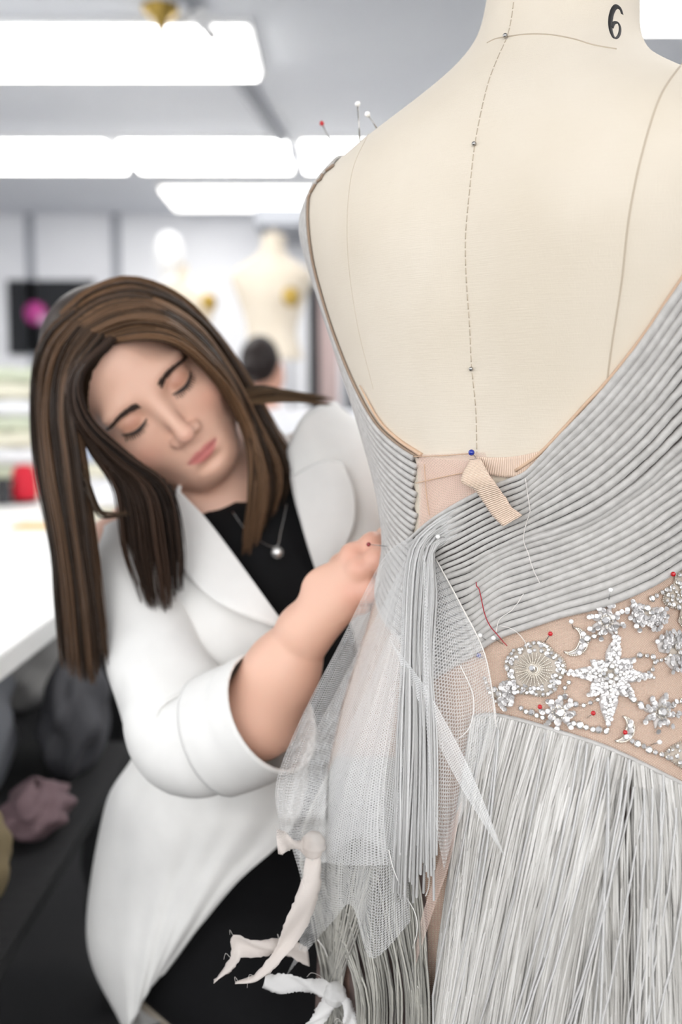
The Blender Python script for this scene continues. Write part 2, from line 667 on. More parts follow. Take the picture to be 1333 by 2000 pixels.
# wall panel joints of the far wall, and the soffit band over it
for i, px in enumerate((60, 228)):
    p = P(px, 480, Y1)
    struct('trim_%d' % (i + 1), MB().box((p.x - 0.03, Y1 - 0.03, 0.9), (p.x + 0.03, Y1, CEIL)), M['rail'], 'grey cover strip on the white far wall')
p = P(640, 440, 7.6)
struct('trim_3', MB().box((p.x - 0.5, 7.3, p.z - 0.05), (p.x + 2.2, Y1, p.z + 0.07)), M['rail'], 'grey service duct under the ceiling at the far wall')
struct('trim_4', MB().box((X0, Y1 - 0.02, 0), (X1, Y1, 0.1)), M['white_plastic'], 'white skirting along the far wall')


# ceiling lights: frame + glowing diffuser, hung flush
def lamp(x0, x1, y0, y1, label, glow='lamp'):
    t = thing('ceiling_light', ((x0 + x1) / 2, (y0 + y1) / 2, CEIL), label, 'ceiling light', 'fluorescent ceiling lights')
    z = CEIL
    mb = MB()
    w = 0.025
    for b0, b1 in (((x0, y0), (x1, y0 + w)), ((x0, y1 - w), (x1, y1)), ((x0, y0 + w), (x0 + w, y1 - w)), ((x1 - w, y0 + w), (x1, y1 - w))):
        mb.box((b0[0], b0[1], z - 0.03), (b1[0], b1[1], z - 0.0005))
    mb.build('frame', M['white_plastic'], t, smooth=False)
    MB().box((x0 + w, y0 + w, z - 0.05), (x1 - w, y1 - w, z - 0.02)).build('diffuser', M[glow], t, smooth=False)
    return t


lamp(-1.95, -0.346, 4.10, 4.72, 'long white ceiling light nearest, at the upper left')
lamp(1.0, 2.55, 3.52, 4.16, 'white ceiling light at the upper right beside the form neck')
lamp(-2.32, -1.29, 5.80, 6.50, 'white ceiling light at the left end of the middle row')
lamp(-1.25, -0.28, 5.80, 6.50, 'white ceiling light in the centre of the middle row')
lamp(-0.24, 0.80, 5.80, 6.50, 'white ceiling light of the middle row running behind the form shoulder')
lamp(-1.23, 0.25, 6.98, 7.70, 'farthest white ceiling light, low above the far wall', 'lamp_far')
for x in (-3.1, -1.1, 0.9, 2.9):  # extra unseen lights continuing the rows, added to light the room
    for y in (-1.9, 0.2, 2.1):
        if (x == -1.1 and y == 2.1) or (y == 0.2 and abs(x) < 2):
            continue
        lamp(x - 0.6, x + 0.6, y - 0.3, y + 0.3, 'added unseen ceiling light in the %s row over the photographer, %s' % ({-1.9: 'rear', 0.2: 'middle', 2.1: 'front'}[y], {-3.1: 'by the left wall', -1.1: 'left of centre', 0.9: 'right of centre', 2.9: 'by the right wall'}[x]))

# surface conduit crossing the ceiling
a, b = Vector((-0.571, 3.8, 0)), Vector((-0.279, 6.27, 0))
a.z = b.z = CEIL - 0.022
mb = MB()
mb.tube([a, (a + b) / 2, b], [0.042] * 3, 4, flat=0.7)
o = mb.build('ceiling_conduit', M['rail'], smooth=False)
tag(o, 'thin grey conduit running diagonally along the ceiling', 'conduit')
# brass sprinkler
c = P(315, 40, 4.0)
sp = thing('ceiling_sprinkler', (c.x, c.y, CEIL), 'brass funnel-shaped fitting hanging from the ceiling before the near light', 'sprinkler')
MB().lathe([(0.07, 0), (0.072, -0.012), (0.05, -0.03), (0.026, -0.05), (0.02, -0.075)], (c.x, c.y, CEIL - 0.0005), seg=20).build('rose', M['brass'], sp)
MB().lathe([(0.018, -0.0755), (0.02, -0.10), (0.014, -0.13), (0.004, -0.135)], (c.x, c.y, CEIL), seg=16).build('nozzle', M['brass'], sp)
c = P(398, 22, 3.95)
og = thing('hanging_ornament', (c.x, c.y, CEIL), 'small white cluster ornament hanging at the ceiling beside the conduit', 'ornament')
for i in range(26):
    q = Vector((c.x + random.gauss(0, 0.035), c.y + random.gauss(0, 0.03), CEIL - 0.07 + random.uniform(-0.05, 0.03)))
    MB().lathe([(0.001, -0.014), (0.018, -0.004), (0.02, 0.004), (0.002, 0.014)], q, (random.random(), random.random(), random.random() + 0.1), 7).build('petal', M['white_plastic'], og)
MB().tube([(c.x, c.y, CEIL), (c.x, c.y, CEIL - 0.07)], 0.003, 6).build('wire', M['steel'], og)

# black board on the far wall with pink dots
a, b = P(14, 547, Y1 - 0.02), P(148, 692, Y1 - 0.02)
bb = thing('wall_board', ((a.x + b.x) / 2, Y1, b.z), 'black square board with a pink dot on the far wall', 'board')
MB().box((a.x, Y1 - 0.03, b.z), (b.x + 0.16, Y1 - 0.001, a.z)).build('panel', M['black_board'], bb, smooth=False)
c = P(69, 612, Y1 - 0.03)
MB().lathe([(0.085, 0), (0.085, 0.006)], (c.x, Y1 - 0.031, c.z), (0, -1, 0), 28).build('round_sticker', M['pink'], bb)
c = P(84, 625, Y1 - 0.03)
MB().lathe([(0.04, 0), (0.04, 0.004)], (c.x, Y1 - 0.0372, c.z), (0, -1, 0), 24).build('round_sticker', M['pale_pink'], bb)

# long white work table on the left
TX, TZ = -0.42, 0.9
tb = thing('work_table', (-1.3, 2.4, 0), 'long white cutting table along the left side', 'table')
o = MB().box((-2.3, 0.75, TZ - 0.035), (TX, 3.95, TZ)).build('tabletop', M['table'], tb, smooth=False)
mod(o, 'BEVEL', width=0.004, segments=2)
for x in (-2.22, TX - 0.1):
    for y in (0.82, 3.85):
        MB().box((x, y, 0), (x + 0.05, y + 0.05, TZ - 0.036)).build('leg', M['metal_grey'], tb, smooth=False)
MB().box((-2.17, 0.86, 0.60), (-0.36, 1.75, 0.62)).build('lower_shelf', M['cloth_black'], tb, smooth=False)
MB().box((-2.17, 1.75, 0.60), (-0.53, 3.85, 0.62)).build('lower_shelf', M['cloth_black'], tb, smooth=False)
# second table, farther, under the background forms
t2 = thing('side_table', (0.2, 5.4, 0), 'white work table in the far background under the dress forms', 'table')
MB().box((-1.6, 4.75, 0.87), (1.6, 6.2, 0.905)).build('tabletop', M['table'], t2, smooth=False)
for x in (-1.55, 1.5):
    for y in (4.8, 6.1):
        MB().box((x, y, 0), (x + 0.05, y + 0.05, 0.87)).build('leg', M['metal_grey'], t2, smooth=False)


def fold_stack(px, py, Y, w, d, hs, cols, label, z0=TZ, group=None):
    """a pile of folded cloth: each fold is a layer of its own with rounded front"""
    c = P(px, py, Y)
    t = thing('folded_fabric', (c.x, Y, z0), label, 'fabric', group)
    z = z0
    for i, h in enumerate(hs):
        prof = [(-d / 2, 0), (-d / 2 - h * 0.35, h * 0.25), (-d / 2 - h * 0.4, h * 0.6), (-d / 2, h), (d / 2, h * 0.97), (d / 2, 0)]
        mb = MB()
        jx, jy = random.uniform(-0.015, 0.015), random.uniform(-0.015, 0.015)
        n = len(prof)
        vs = []
        for k in range(9):
            x = c.x + jx - w / 2 + w * k / 8
            for (yy, zz) in prof:
                vs.append((x, Y + jy + yy, z + zz + 0.004 * math.sin(k * 1.7 + i) * (zz > 0)))
        fs = [(k * n + a, k * n + (a + 1) % n, (k + 1) * n + (a + 1) % n, (k + 1) * n + a) for k in range(8) for a in range(n)]
        fs += [tuple(range(n)), tuple(8 * n + a for a in range(n - 1, -1, -1))]
        mb.add(vs, fs)
        mb.build('fold', M[cols[i % len(cols)]], t)
        z += h * 1.03
    return t


fold_stack(30, 900, 3.6, 0.23, 0.26, [0.06, 0.05, 0.06, 0.05, 0.05, 0.06, 0.05, 0.05], ['cloth_cream', 'cloth_sage', 'cloth_white'], 'tall pile of cream and sage fabric on the cutting table')
fold_stack(-140, 900, 3.1, 0.22, 0.24, [0.05, 0.05, 0.06], ['cloth_sage', 'cloth_cream'], 'shorter pile of sage fabric at the left of the cutting table')
fold_stack(195, 900, 3.75, 0.24, 0.28, [0.06, 0.05, 0.05, 0.05], ['cloth_white', 'cloth_cream', 'cloth_blue'], 'pile of white fabric on the cutting table behind the woman')
fold_stack(255, 960, 2.9, 0.22, 0.2, [0.035, 0.035], ['cloth_cream', 'cloth_white'], 'small cream cloth on the cutting table seen through the hair')
# red thread cone
c = P(48, 970, 3.3)
th = thing('thread_cone', (c.x, 3.3, TZ), 'red cone of sewing thread standing on the cutting table', 'thread cone')
MB().lathe([(0.042, 0.0005), (0.042, 0.008), (0.03, 0.012)], (c.x, 3.3, TZ), seg=20).build('base', M['cloth_black'], th)
MB().lathe([(0.039, 0.0121), (0.042, 0.03), (0.039, 0.085), (0.03, 0.118), (0.014, 0.124)], (c.x, 3.3, TZ), seg=24).build('wound_thread', M['red'], th)
c2 = P(6, 962, 3.25)
th = thing('thread_spool', (c2.x, 3.25, TZ), 'dark spool of thread beside the red cone', 'thread spool')
MB().lathe([(0.034, 0.0005), (0.034, 0.01), (0.022, 0.012), (0.026, 0.04), (0.022, 0.07), (0.034, 0.072), (0.034, 0.082)], (c2.x, 3.25, TZ), seg=20).build('body', M['cloth_dark'], th)
# yellow rule
a = P(36, 1027, 2.62)
o = MB().box((a.x, 2.56, TZ + 0.0005), (a.x + 0.36, 2.66, TZ + 0.006)).build('ruler', M['yellow'], smooth=False)
tag(o, 'flat yellow-orange ruler lying on the white cutting table', 'ruler')
c = P(190, 1010, 2.2)
o = MB().lathe([(0.03, 0.0005), (0.05, 0.006), (0.062, 0.02), (0.06, 0.024), (0.045, 0.012), (0.002, 0.01)], (c.x, 2.2, TZ), seg=24).build('pin_dish', M['white_plastic'])
tag(o, 'small white dish on the cutting table seen through the hair gap', 'dish')


def bundle(px, py, Y, r, material, label, seed, z0, name='fabric_bundle', cat='fabric'):
    """a slumped crumpled sack of cloth or film"""
    c = P(px, py, Y)
    rg = np.random.default_rng(seed)
    nu, nv = 40, 24
    th = np.linspace(0, 2 * PI, nu, endpoint=False)
    fq = rg.integers(2, 9, (7, 2))
    ph = rg.uniform(0, 6.28, (7, 2))
    vs = []
    for j in range(nv):
        v = j / (nv - 1)
        for i in range(nu):
            k = 1 + sum(0.055 * math.sin(fq[q, 0] * th[i] + ph[q, 0]) * math.sin(fq[q, 1] * v * 2.2 + ph[q, 1]) for q in range(7)) * 1.2
            rr = math.sin(PI * (0.06 + 0.94 * v) ** 0.8) ** 0.55 * k
            vs.append((c.x + r[0] * rr * math.cos(th[i]), Y + r[1] * rr * math.sin(th[i]), z0 + 0.002 + r[2] * 2 * (v ** 0.85) * (1 + 0.06 * math.sin(3 * th[i] + ph[0, 0]) * v)))
    fs = [(j * nu + i, j * nu + (i + 1) % nu, (j + 1) * nu + (i + 1) % nu, (j + 1) * nu + i) for j in range(nv - 1) for i in range(nu)]
    fs += [tuple(range(nu - 1, -1, -1)), tuple((nv - 1) * nu + i for i in range(nu))]
    mb = MB()
    mb.add(vs, fs)
    o = mb.build(name, material)
    return tag(o, label, cat)


SZ = 0.621
bundle(60, 1400, 2.05, (0.1, 0.24, 0.115), M['cloth_mid'], 'grey crumpled bundle on the shelf under the table', 1, SZ)
bundle(170, 1330, 2.7, (0.12, 0.2, 0.11), M['cloth_grey'], 'blue-grey bundle at the back of the under-table shelf', 2, SZ)
bundle(150, 1450, 1.62, (0.050, 0.115, 0.10), M['cloth_dark'], 'dark grey bag on the under-table shelf beside the blazer', 3, SZ)
bundle(-40, 1480, 1.5, (0.045, 0.1, 0.105), M['cloth_grey'], 'grey bag on the under-table shelf at the left edge', 5, SZ)
bundle(72, 1610, 1.36, (0.045, 0.07, 0.035), M['cloth_pink'], 'dusty pink bundle low on the shelf under the table', 4, SZ)
bundle(-22, 1560, 1.16, (0.016, 0.05, 0.055), M['cloth_tan'], 'tan cloth at the lower left edge under the table', 6, SZ)
bundle(236, 1500, 2.0, (0.075, 0.1, 0.36), M['cloth_black'], 'tall black bag standing on the floor behind the blazer', 7, 0.0, 'black_bag', 'bag')
# far cloths and papers right of the background form
fold_stack(640, 800, 4.95, 0.42, 0.3, [0.05, 0.06, 0.06, 0.06, 0.05], ['cloth_white', 'cloth_blue'], 'white and pale blue fabric pile on the far table', 0.905)
for i, (px, k, w, lab) in enumerate(((612, 'cloth_dark', 0.06, 'dark grey'), (640, 'cloth_rose', 0.14, 'dusty rose'), (690, 'cloth_grey', 0.12, 'grey'))):
    c = P(px, 600, 7.2)
    mb = MB()
    G = [[(c.x - w / 2 + w * u / 12, 7.2 + 0.03 * math.sin(u * 1.9 + i) + 0.01 * v, 2.05 - 0.07 * v) for v in range(18)] for u in range(13)]
    mb.grid(G, uv=False)
    o = mod(mb.build('hanging_cloth', M[k]), 'SOLIDIFY', thickness=0.006)
    tag(o, lab + ' length of cloth hanging from the far rack', 'fabric', 'cloths on the far rack')
rk = thing('garment_rack', (0.3, 7.2, 0), 'thin metal rack holding cloth lengths at the far wall', 'rack')
MB().tube([(-0.35, 7.2, 2.06), (1.6, 7.2, 2.06)], 0.012, 8).build('rail', M['metal_grey'], rk)
for x in (-0.35, 1.6):
    MB().tube([(x, 7.2, 0.0), (x, 7.2, 2.06)], 0.014, 8).build('post', M['metal_grey'], rk)
    MB().tube([(x, 6.95, 0.02), (x, 7.45, 0.02)], 0.016, 8).build('foot', M['metal_grey'], rk)

# ================================================================== DRESS FORM
FK = np.array([[1.58, 0.056, 0.0581, 0.058, -0.0471], [1.5, 0.0605, 0.0642, 0.062, -0.0325], [1.475, 0.0735, 0.0717, 0.068, -0.0215], [1.455, 0.1012, 0.0789, 0.074, -0.0125], [1.43, 0.1447, 0.0901, 0.085, -0.0035], [1.4, 0.2002, 0.1013, 0.095, 0.0032], [1.365, 0.2190, 0.1083, 0.105, 0.0046], [1.33, 0.2056, 0.1134, 0.115, 0.0028], [1.27, 0.1822, 0.1126, 0.125, 0.0], [1.2, 0.1561, 0.1034, 0.12, -0.0021], [1.14, 0.1364, 0.0954, 0.105, -0.003], [1.085, 0.1259, 0.0913, 0.095, -0.0032], [1.02, 0.1408, 0.1038, 0.1, -0.0033], [0.95, 0.1635, 0.123, 0.105, -0.0028], [0.88, 0.1778, 0.1371, 0.108, -0.0019], [0.75, 0.1812, 0.1347, 0.105, -0.0009], [0.6, 0.174, 0.1204, 0.1, -0.0004]])[::-1]


def torso_rings(K, th, cx, cy, zoff=0.0, sc=1.0, nz=150, na=120, sg=2.0, detail=True):
    zs = np.linspace(K[0, 0], K[-1, 0], nz)
    q = [smooth1(np.interp(zs, K[:, 0], K[:, i]), sg) for i in range(1, 5)]
    a, bb, bf, v0 = q
    U = np.array([math.cos(th), -math.sin(th)])
    B = np.array([-math.sin(th), -math.cos(th)])
    ph = np.linspace(-PI, PI, na, endpoint=False)
    n = 2.35
    spw = lambda t: np.sign(t) * np.abs(t) ** (2 / n)
    s, c = spw(np.sin(ph))[None], spw(np.cos(ph))[None]
    u = a[:, None] * s
    v = np.where(c > 0, c * bb[:, None], c * bf[:, None]) + v0[:, None]
    if detail:
        back = (np.cos(ph) > 0)[None]
        zz = zs[:, None]
        v = v - back * 0.0035 * np.exp(-(u / 0.022) ** 2) * np.exp(-((zz - 1.27) / 0.11) ** 2)
        v = v + back * 0.005 * np.exp(-((np.abs(u) - 0.085) / 0.045) ** 2) * np.exp(-((zz - 1.33) / 0.06) ** 2)
        for zp in (1.391, 1.227):
            v = v - back * 0.0022 * np.exp(-(u / 0.008) ** 2 - ((zz - zp) / 0.005) ** 2)
    X = cx + sc * (u * U[0] + v * B[0])
    Y = cy + sc * (u * U[1] + v * B[1])
    Z = np.repeat(zs[:, None], na, 1)
    if zoff or sc != 1:
        Z = zoff + (Z - K[0, 0]) * sc
    return np.stack([X, Y, Z], -1)


def ring_mesh(R, cap=True):
    nz, na = R.shape[:2]
    f = [(j * na + i, j * na + (i + 1) % na, (j + 1) * na + (i + 1) % na, (j + 1) * na + i) for j in range(nz - 1) for i in range(na)]
    if cap:
        f += [tuple(range(na - 1, -1, -1)), tuple((nz - 1) * na + i for i in range(na))]
    return [Vector(p) for p in R.reshape(-1, 3)], f


TH, FX, FY = math.radians(36.24), 0.1585, 0.8413
FORM = torso_rings(FK, TH, FX, FY)
fv, ff = ring_mesh(FORM)
BV = BVHTree.FromPolygons(fv, ff)
CAM = Vector((0, 0, HC))
SIL = {}


def hit(px, py):
    d = ray(px, py).normalized()
    loc, n, i, dist = BV.ray_cast(CAM, d)
    if loc is None:
        return None, None
    if n.dot(d) > 0:
        n = -n
    return loc, n


def surf(px, py, off=0.0):
    """point on the form seen at that direction, raised by off; beside the form: at the depth of its edge"""
    p, n = hit(px, py)
    if p is not None:
        return p + n * off
    k = int(round(py / 10.0))
    if k not in SIL:
        SIL[k] = None
        for x in range(500, 1100, 6):
            q, _ = hit(x, k * 10)
            if q is not None:
                SIL[k] = q.y
                break
        if SIL[k] is None:
            SIL[k] = 0.9
    return P(px, py, SIL[k] - off)


def surfv(px, py, off=0.0):
    """like surf, but the cloth floats off towards the viewer side of the form instead of along its normal"""
    p, n = hit(px, py)
    if p is not None:
        return P(px, py, p.y - off)
    return surf(px, py, off)


def nrm(px, py):
    p, n = hit(px, py)
    return n if n is not None else Vector((-0.3, -0.95, 0))


df = thing('dress_form', (FX, FY, 0), 'large cream linen dress form marked 6, filling the right foreground', 'dress form')
mb = MB()
mb.add(fv, ff)
body = mb.build('torso', M['linen'], df)


def stitch(name, pts, r=0.0006, material=None, n=90, off=0.0002, dash=None, parent=df):
    q = catmull(pts, n)
    mb = MB()
    if dash:
        for i in range(0, n - dash[0], dash[0] + dash[1]):
            mb.tube([surf(*q[k], off) for k in range(i, i + dash[0] + 1)], r, 5)
    else:
        mb.tube([surf(*k, off) for k in q], r, 6)
    return mb.build(name, material or M['seam'], parent)


CB = [(1004, 5), (998, 45), (990, 75), (972, 115), (955, 160), (940, 220), (928, 283), (918, 370), (910, 460), (911, 540), (918, 640), (922, 720), (930, 800), (932, 880), (936, 980), (935, 1100)]
stitch('centre_back_seam', CB, 0.0004, n=260, dash=(3, 1))
stitch('side_back_seam', [(1360, 95), (1333, 125), (1290, 190), (1255, 300), (1230, 420), (1215, 550), (1195, 680), (1186, 755), (1180, 860)], 0.0006, n=120)
stitch('side_back_seam', [(720, 262), (690, 330), (679, 420), (682, 520), (700, 640), (730, 760)], 0.0002, M['seam_pale'], n=80)
stitch('neck_seam', [(952, 84), (968, 76), (990, 72), (1030, 67), (1075, 68), (1120, 76), (1160, 88), (1205, 96)], 0.0005, n=60)
# the figure 6 brushed on the neck
six = [(1216, 28), (1212, 17), (1204, 13), (1197, 22), (1193, 40), (1194, 60), (1201, 75), (1209, 70), (1212, 56), (1208, 45), (1200, 45), (1195, 54)]
q = catmull(six, 60)
mb = MB()
mb.tube([surf(x, y, 0.0001) for x, y in q], [0.0016 + 0.0005 * math.sin(i * 0.11) for i in range(60)], 8, flat=0.25, up=[nrm(x, y) for x, y in q])
mb.build('number_mark', M['ink'], df)
# neck cap and stand
ct = FORM[-1].mean(0)
MB().lathe([(0.055, 0.0), (0.055, 0.004), (0.03, 0.008), (0.012, 0.012), (0.012, 0.03), (0.018, 0.036), (0.018, 0.05), (0.004, 0.056)], tuple(ct), seg=32).build('neck_cap', M['wood'], df)
MB().lathe([(0.016, 0.1), (0.016, 0.6)], (FX, FY, 0), seg=16).build('pole', M['steel'], df)
for i in range(4):
    a = i * PI / 2 + 0.5
    MB().tube([(FX, FY, 0.12), (FX + 0.14 * math.cos(a), FY + 0.14 * math.sin(a), 0.10), (FX + 0.25 * math.cos(a), FY + 0.25 * math.sin(a), 0.055)], [0.016, 0.014, 0.012], 8).build('leg', M['steel'], df)
    MB().lathe([(0.022, -0.012), (0.026, -0.006), (0.026, 0.006), (0.022, 0.012)], (FX + 0.25 * math.cos(a), FY + 0.25 * math.sin(a), 0.028), (-math.sin(a), math.cos(a), 0), 14).build('castor', M['cloth_black'], df)

# ================================================================== GOWN
gw = thing('gown', (FX, FY, 0.6), 'unfinished pale grey ribbed and fringed gown pinned on the dress form', 'gown')


def march(p, d, n0, steps, h=0.011):
    """walk on straight over the form's surface, for what wraps round out of sight"""
    out = []
    p, d, pn = p.copy(), d.normalized(), n0
    for _ in range(steps):
        loc, n, i, dist = BV.find_nearest(p + d * h)
        if n.dot(pn) < 0:
            n = -n
        d2 = loc - p
        if d2.length < 1e-6 or loc.z > 1.46:
            break
        d = (d2 - n * d2.dot(n)).normalized()
        p, pn = loc, n
        out.append((loc.copy(), n.copy()))
    return out


def lerp_curves(A, B, k, n, nx=80):
    a, b = catmull(A, nx), catmull(B, nx)
    return [a + (b - a) * (i / (k - 1)) for i in range(k)]


A0 = [(1440, 412), (1333, 553), (1265, 655), (1200, 742), (1150, 800), (1100, 852), (1060, 895), (1030, 924), (990, 941), (940, 963), (890, 990), (845, 1020), (806, 1056)]
A1 = [(1440, 762), (1333, 852), (1260, 925), (1200, 975), (1150, 1008), (1090, 1035), (1030, 1056), (970, 1085), (920, 1112), (880, 1128), (846, 1145)]
B0 = [(1440, 775), (1333, 860), (1260, 926), (1200, 974), (1150, 1006), (1090, 1032), (1030, 1052), (970, 1082), (920, 1108), (880, 1126), (846, 1140)]
B1 = [(1374, 1070), (1333, 1096), (1260, 1143), (1180, 1178), (1100, 1200), (1050, 1217), (1000, 1236), (955, 1256), (900, 1291), (846, 1327)]


def rib_set(curves, base, rmax=0.0031, lift=0.0006):
    n = len(curves[0])
    pts = [[surf(x, y, base) for x, y in c] for c in curves]
    nr = [[nrm(x, y) for x, y in c] for c in curves]
    ex = [march(pts[k][0] - nr[k][0] * base, pts[k][0] - pts[k][2], nr[k][0], 24) for k in range(len(curves))]
    m = min(len(e) for e in ex)
    for k in range(len(curves)):
        pts[k] = [p + q * base for p, q in reversed(ex[k][:m])] + pts[k]
        nr[k] = [q for p, q in reversed(ex[k][:m])] + nr[k]
    n += m
    for k in range(len(curves)):
        rad = []
        for i in range(n):
            ds = []
            if k > 0:
                ds.append((pts[k][i] - pts[k - 1][i]).length)
            if k < len(curves) - 1:
                ds.append((pts[k][i] - pts[k + 1][i]).length)
            rad.append(min(rmax, max(0.0007, 0.415 * min(ds))))
        rad = smooth1(np.array(rad), 2)
        mb = MB()
        wob = [0.0003 * math.sin(i * 0.5 + k * 1.7) for i in range(n)]
        mb.tube([pts[k][i] + nr[k][i] * (lift + rad[i] * 0.5 + wob[i]) for i in range(n)], rad, 8, flat=0.95, up=nr[k])
        mb.build('rib', M['rib'], gw)
    mb = MB()
    mb.grid(pts, uv=False)
    mb.build('rib_backing', M['rib_gap_shade'], gw)
    return pts


ca = lerp_curves(A0, A1, 12, 0)
cb = lerp_curves(B0, B1, 13, 0)
for c_ in cb:
    i = np.arange(len(c_))
    c_[:, 1] += 4 * np.exp(-((c_[:, 0] - 925) / 26) ** 2) - 3 * np.exp(-((c_[:, 0] - 985) / 30) ** 2)
rib_set(cb, 0.0016)
rib_set(ca, 0.0040)

# left bodice: ribs march outwards from the neckline over the form's own surface, round to the front
INNER = [(640, 312), (622, 330), (610, 358), (604, 420), (612, 500), (632, 580), (660, 665), (696, 752), (735, 822), (775, 862), (822, 892), (880, 915), (960, 930)]
q = catmull(INNER, 84)
cur = []
nor = []
for x, y in q:
    p, n = hit(x, y)
    if p is None:
        loc, nn, ii, dd = BV.find_nearest(surf(x, y))
        p, n = loc, nn
    cur.append(p.copy())
    nor.append(n.copy())
mb = MB()
NE = int(np.argmax(q[:, 0] > 822))
mb.tube([p + n * 0.0016 for p, n in zip(cur[:NE], nor[:NE])], 0.0012, 8)
mb.build('edge_piping', M['binding_dark'], gw)
def scr(p):
    d = p - CAM
    return CX + FPX * d.x / (d.y * CP - d.z * SP)


rows = []
STEP = 0.0050
for k in range(26):
    new = []
    nn2 = []
    for i in range(len(cur)):
        t = (cur[min(i + 1, len(cur) - 1)] - cur[max(i - 1, 0)]).normalized()
        side = t.cross(nor[i]).normalized()
        if k == 0 and i == 0:
            sgn = 1
        g = 0.0032 if k == 0 else STEP * (0.75 + 0.45 * i / len(cur))
        loc, n, ii, dd = BV.find_nearest(cur[i] + side * (sgn * g))
        if n.dot(nor[i]) < 0:
            n = -n
        new.append(loc)
        nn2.append(n)
    A = np.array([tuple(p) for p in new])
    A = np.stack([smooth1(A[:, j], 1.2) for j in range(3)], -1)
    cur = [Vector(p) for p in A]
    N = np.array([tuple(p) for p in nn2])
    N = np.stack([smooth1(N[:, j], 1.5) for j in range(3)], -1)
    nor = [Vector(p).normalized() for p in N]
    rows.append([p + n * 0.0010 for p, n in zip(cur, nor)])
    vis = [i for i in range(len(cur)) if scr(cur[i]) < 818]
    ke = (vis[-1] + 1) if vis else 0
    if ke < 6:
        break
    mb = MB()
    rd = [0.0021 * (0.75 + 0.45 * i / len(cur)) for i in range(len(cur))]
    mb.tube([p + n * 0.0021 for p, n in zip(cur[:ke], nor[:ke])], rd[:ke], 8, flat=0.95, up=nor[:ke])
    rows[-1] = [rows[-1][min(i, ke - 1)] for i in range(len(rows[-1]))]
    mb.build('rib', M['rib'], gw)
mb = MB()
mb.grid(rows, uv=False)
mb.build('rib_backing', M['rib_gap_shade'], gw)


# sheets described by a few hanging curves (direction + height over the form), lofted across
def loft(curves, nu, nv, off=0.0, fold=0.0, nf=6, seed=0, depth=None, grow=True):
    C = [catmull(c, nv) for c in curves]
    T = np.linspace(0, len(C) - 1, nu)
    rg = np.random.default_rng(seed)
    p1, p2 = rg.uniform(0, 6.28, 2)
    G = []
    for a, t in enumerate(T):
        i = min(int(t), len(C) - 2)
        w = t - i
        if len(C) > 2:
            # smooth across
            i0, i3 = max(i - 1, 0), min(i + 2, len(C) - 1)
            c = 0.5 * (2 * C[i] + (C[i + 1] - C[i0]) * w + (2 * C[i0] - 5 * C[i] + 4 * C[i + 1] - C[i3]) * w ** 2 + (3 * C[i] - C[i0] - 3 * C[i + 1] + C[i3]) * w ** 3)
        else:
            c = C[i] * (1 - w) + C[i + 1] * w
        row = []
        for j in range(nv):
            v = j / (nv - 1)
            ww = fold * ((0.25 + 0.75 * v) if grow else 1.0) * (math.sin(nf * 2 * PI * a / nu + p1 + 1.2 * math.sin(2.5 * v + p2)) + 0.45 * math.sin(2.7 * nf * 2 * PI * a / nu + p2 + v * 2))
            o = off + ww + (c[j, 2] if c.shape[1] > 2 else 0)
            if depth is None:
                row.append(surfv(c[j, 0], c[j, 1], o))
            else:
                row.append(P(c[j, 0], c[j, 1], depth - o))
        G.append(row)
    return G


def sheet(name, G, material, parent=gw, thick=None, label=None):
    mb = MB()
    mb.grid(G)
    o = mb.build(name, material, parent)
    if thick:
        mod(o, 'SOLIDIFY', thickness=thick, offset=0)
    if label:
        o['label'] = label
    return o


# nude net underlayer of waist and skirt
wz = (FORM[:, :, 2] < 1.16)
nz0 = int(np.argmax(FORM[:, 0, 2] > 0.64))
nz1 = int(np.argmax(FORM[:, 0, 2] > 1.092))
ctr = FORM.mean(1, keepdims=True)
dirv = FORM - ctr
dirv[..., 2] = 0
ln = np.linalg.norm(dirv, axis=2, keepdims=True)
SH = FORM + dirv / ln * 0.0012
na = FORM.shape[1]
mb = MB()
vs = []
uvs = {}
per = 0.0
for j in range(nz0, nz1):
    for i in range(na + 1):
        uvs[len(vs)] = (i * 0.0079, SH[j, 0, 2])
        vs.append(SH[j, i % na])
n1 = na + 1
fs = [(j * n1 + i, j * n1 + i + 1, (j + 1) * n1 + i + 1, (j + 1) * n1 + i) for j in range(nz1 - nz0 - 1) for i in range(na)]
mb.add(vs, fs)
mb.uv = uvs
mb.build('nude_net_underlayer', M['nude'], gw)
# dark sheet under the strands of the right hip, for shade in their gaps
FT = [(930, 1400), (965, 1396), (1010, 1404), (1060, 1418), (1110, 1434), (1160, 1450), (1200, 1466), (1250, 1490), (1300, 1516), (1350, 1542), (1420, 1575)]
top = catmull(FT, 40)
G = []
for k in range(40):
    x0, y0 = top[k]
    u = k / 39
    xe = 872 + (1440 - 872) * u ** 1.0
    G.append([surf(x0 + (xe - x0) * (v / 15) ** 0.9, y0 + 8 + (2120 - y0) * v / 15, 0.003) for v in range(16)])
sheet('fringe_backing', G, M['under'])
# gap in the fringe top where the nude net shows is left open by thinning strands there


def strand_mesh(name, paths, rad, cols, parent, sides=4, material=None, kind='stuff'):
    mb = MB()
    for p, r, c in zip(paths, rad, cols):
        mb.tube(p, r, sides, col=c, caps=False)
    o = mb.build(name, material or M['fringe'], parent)
    if kind:
        o['kind'] = kind
    return o


def g_col(base=0.56, var=0.14, warm=0.02):
    v = base + random.uniform(-var, var)
    return (v + warm * 0.5, v, v - warm, 1)


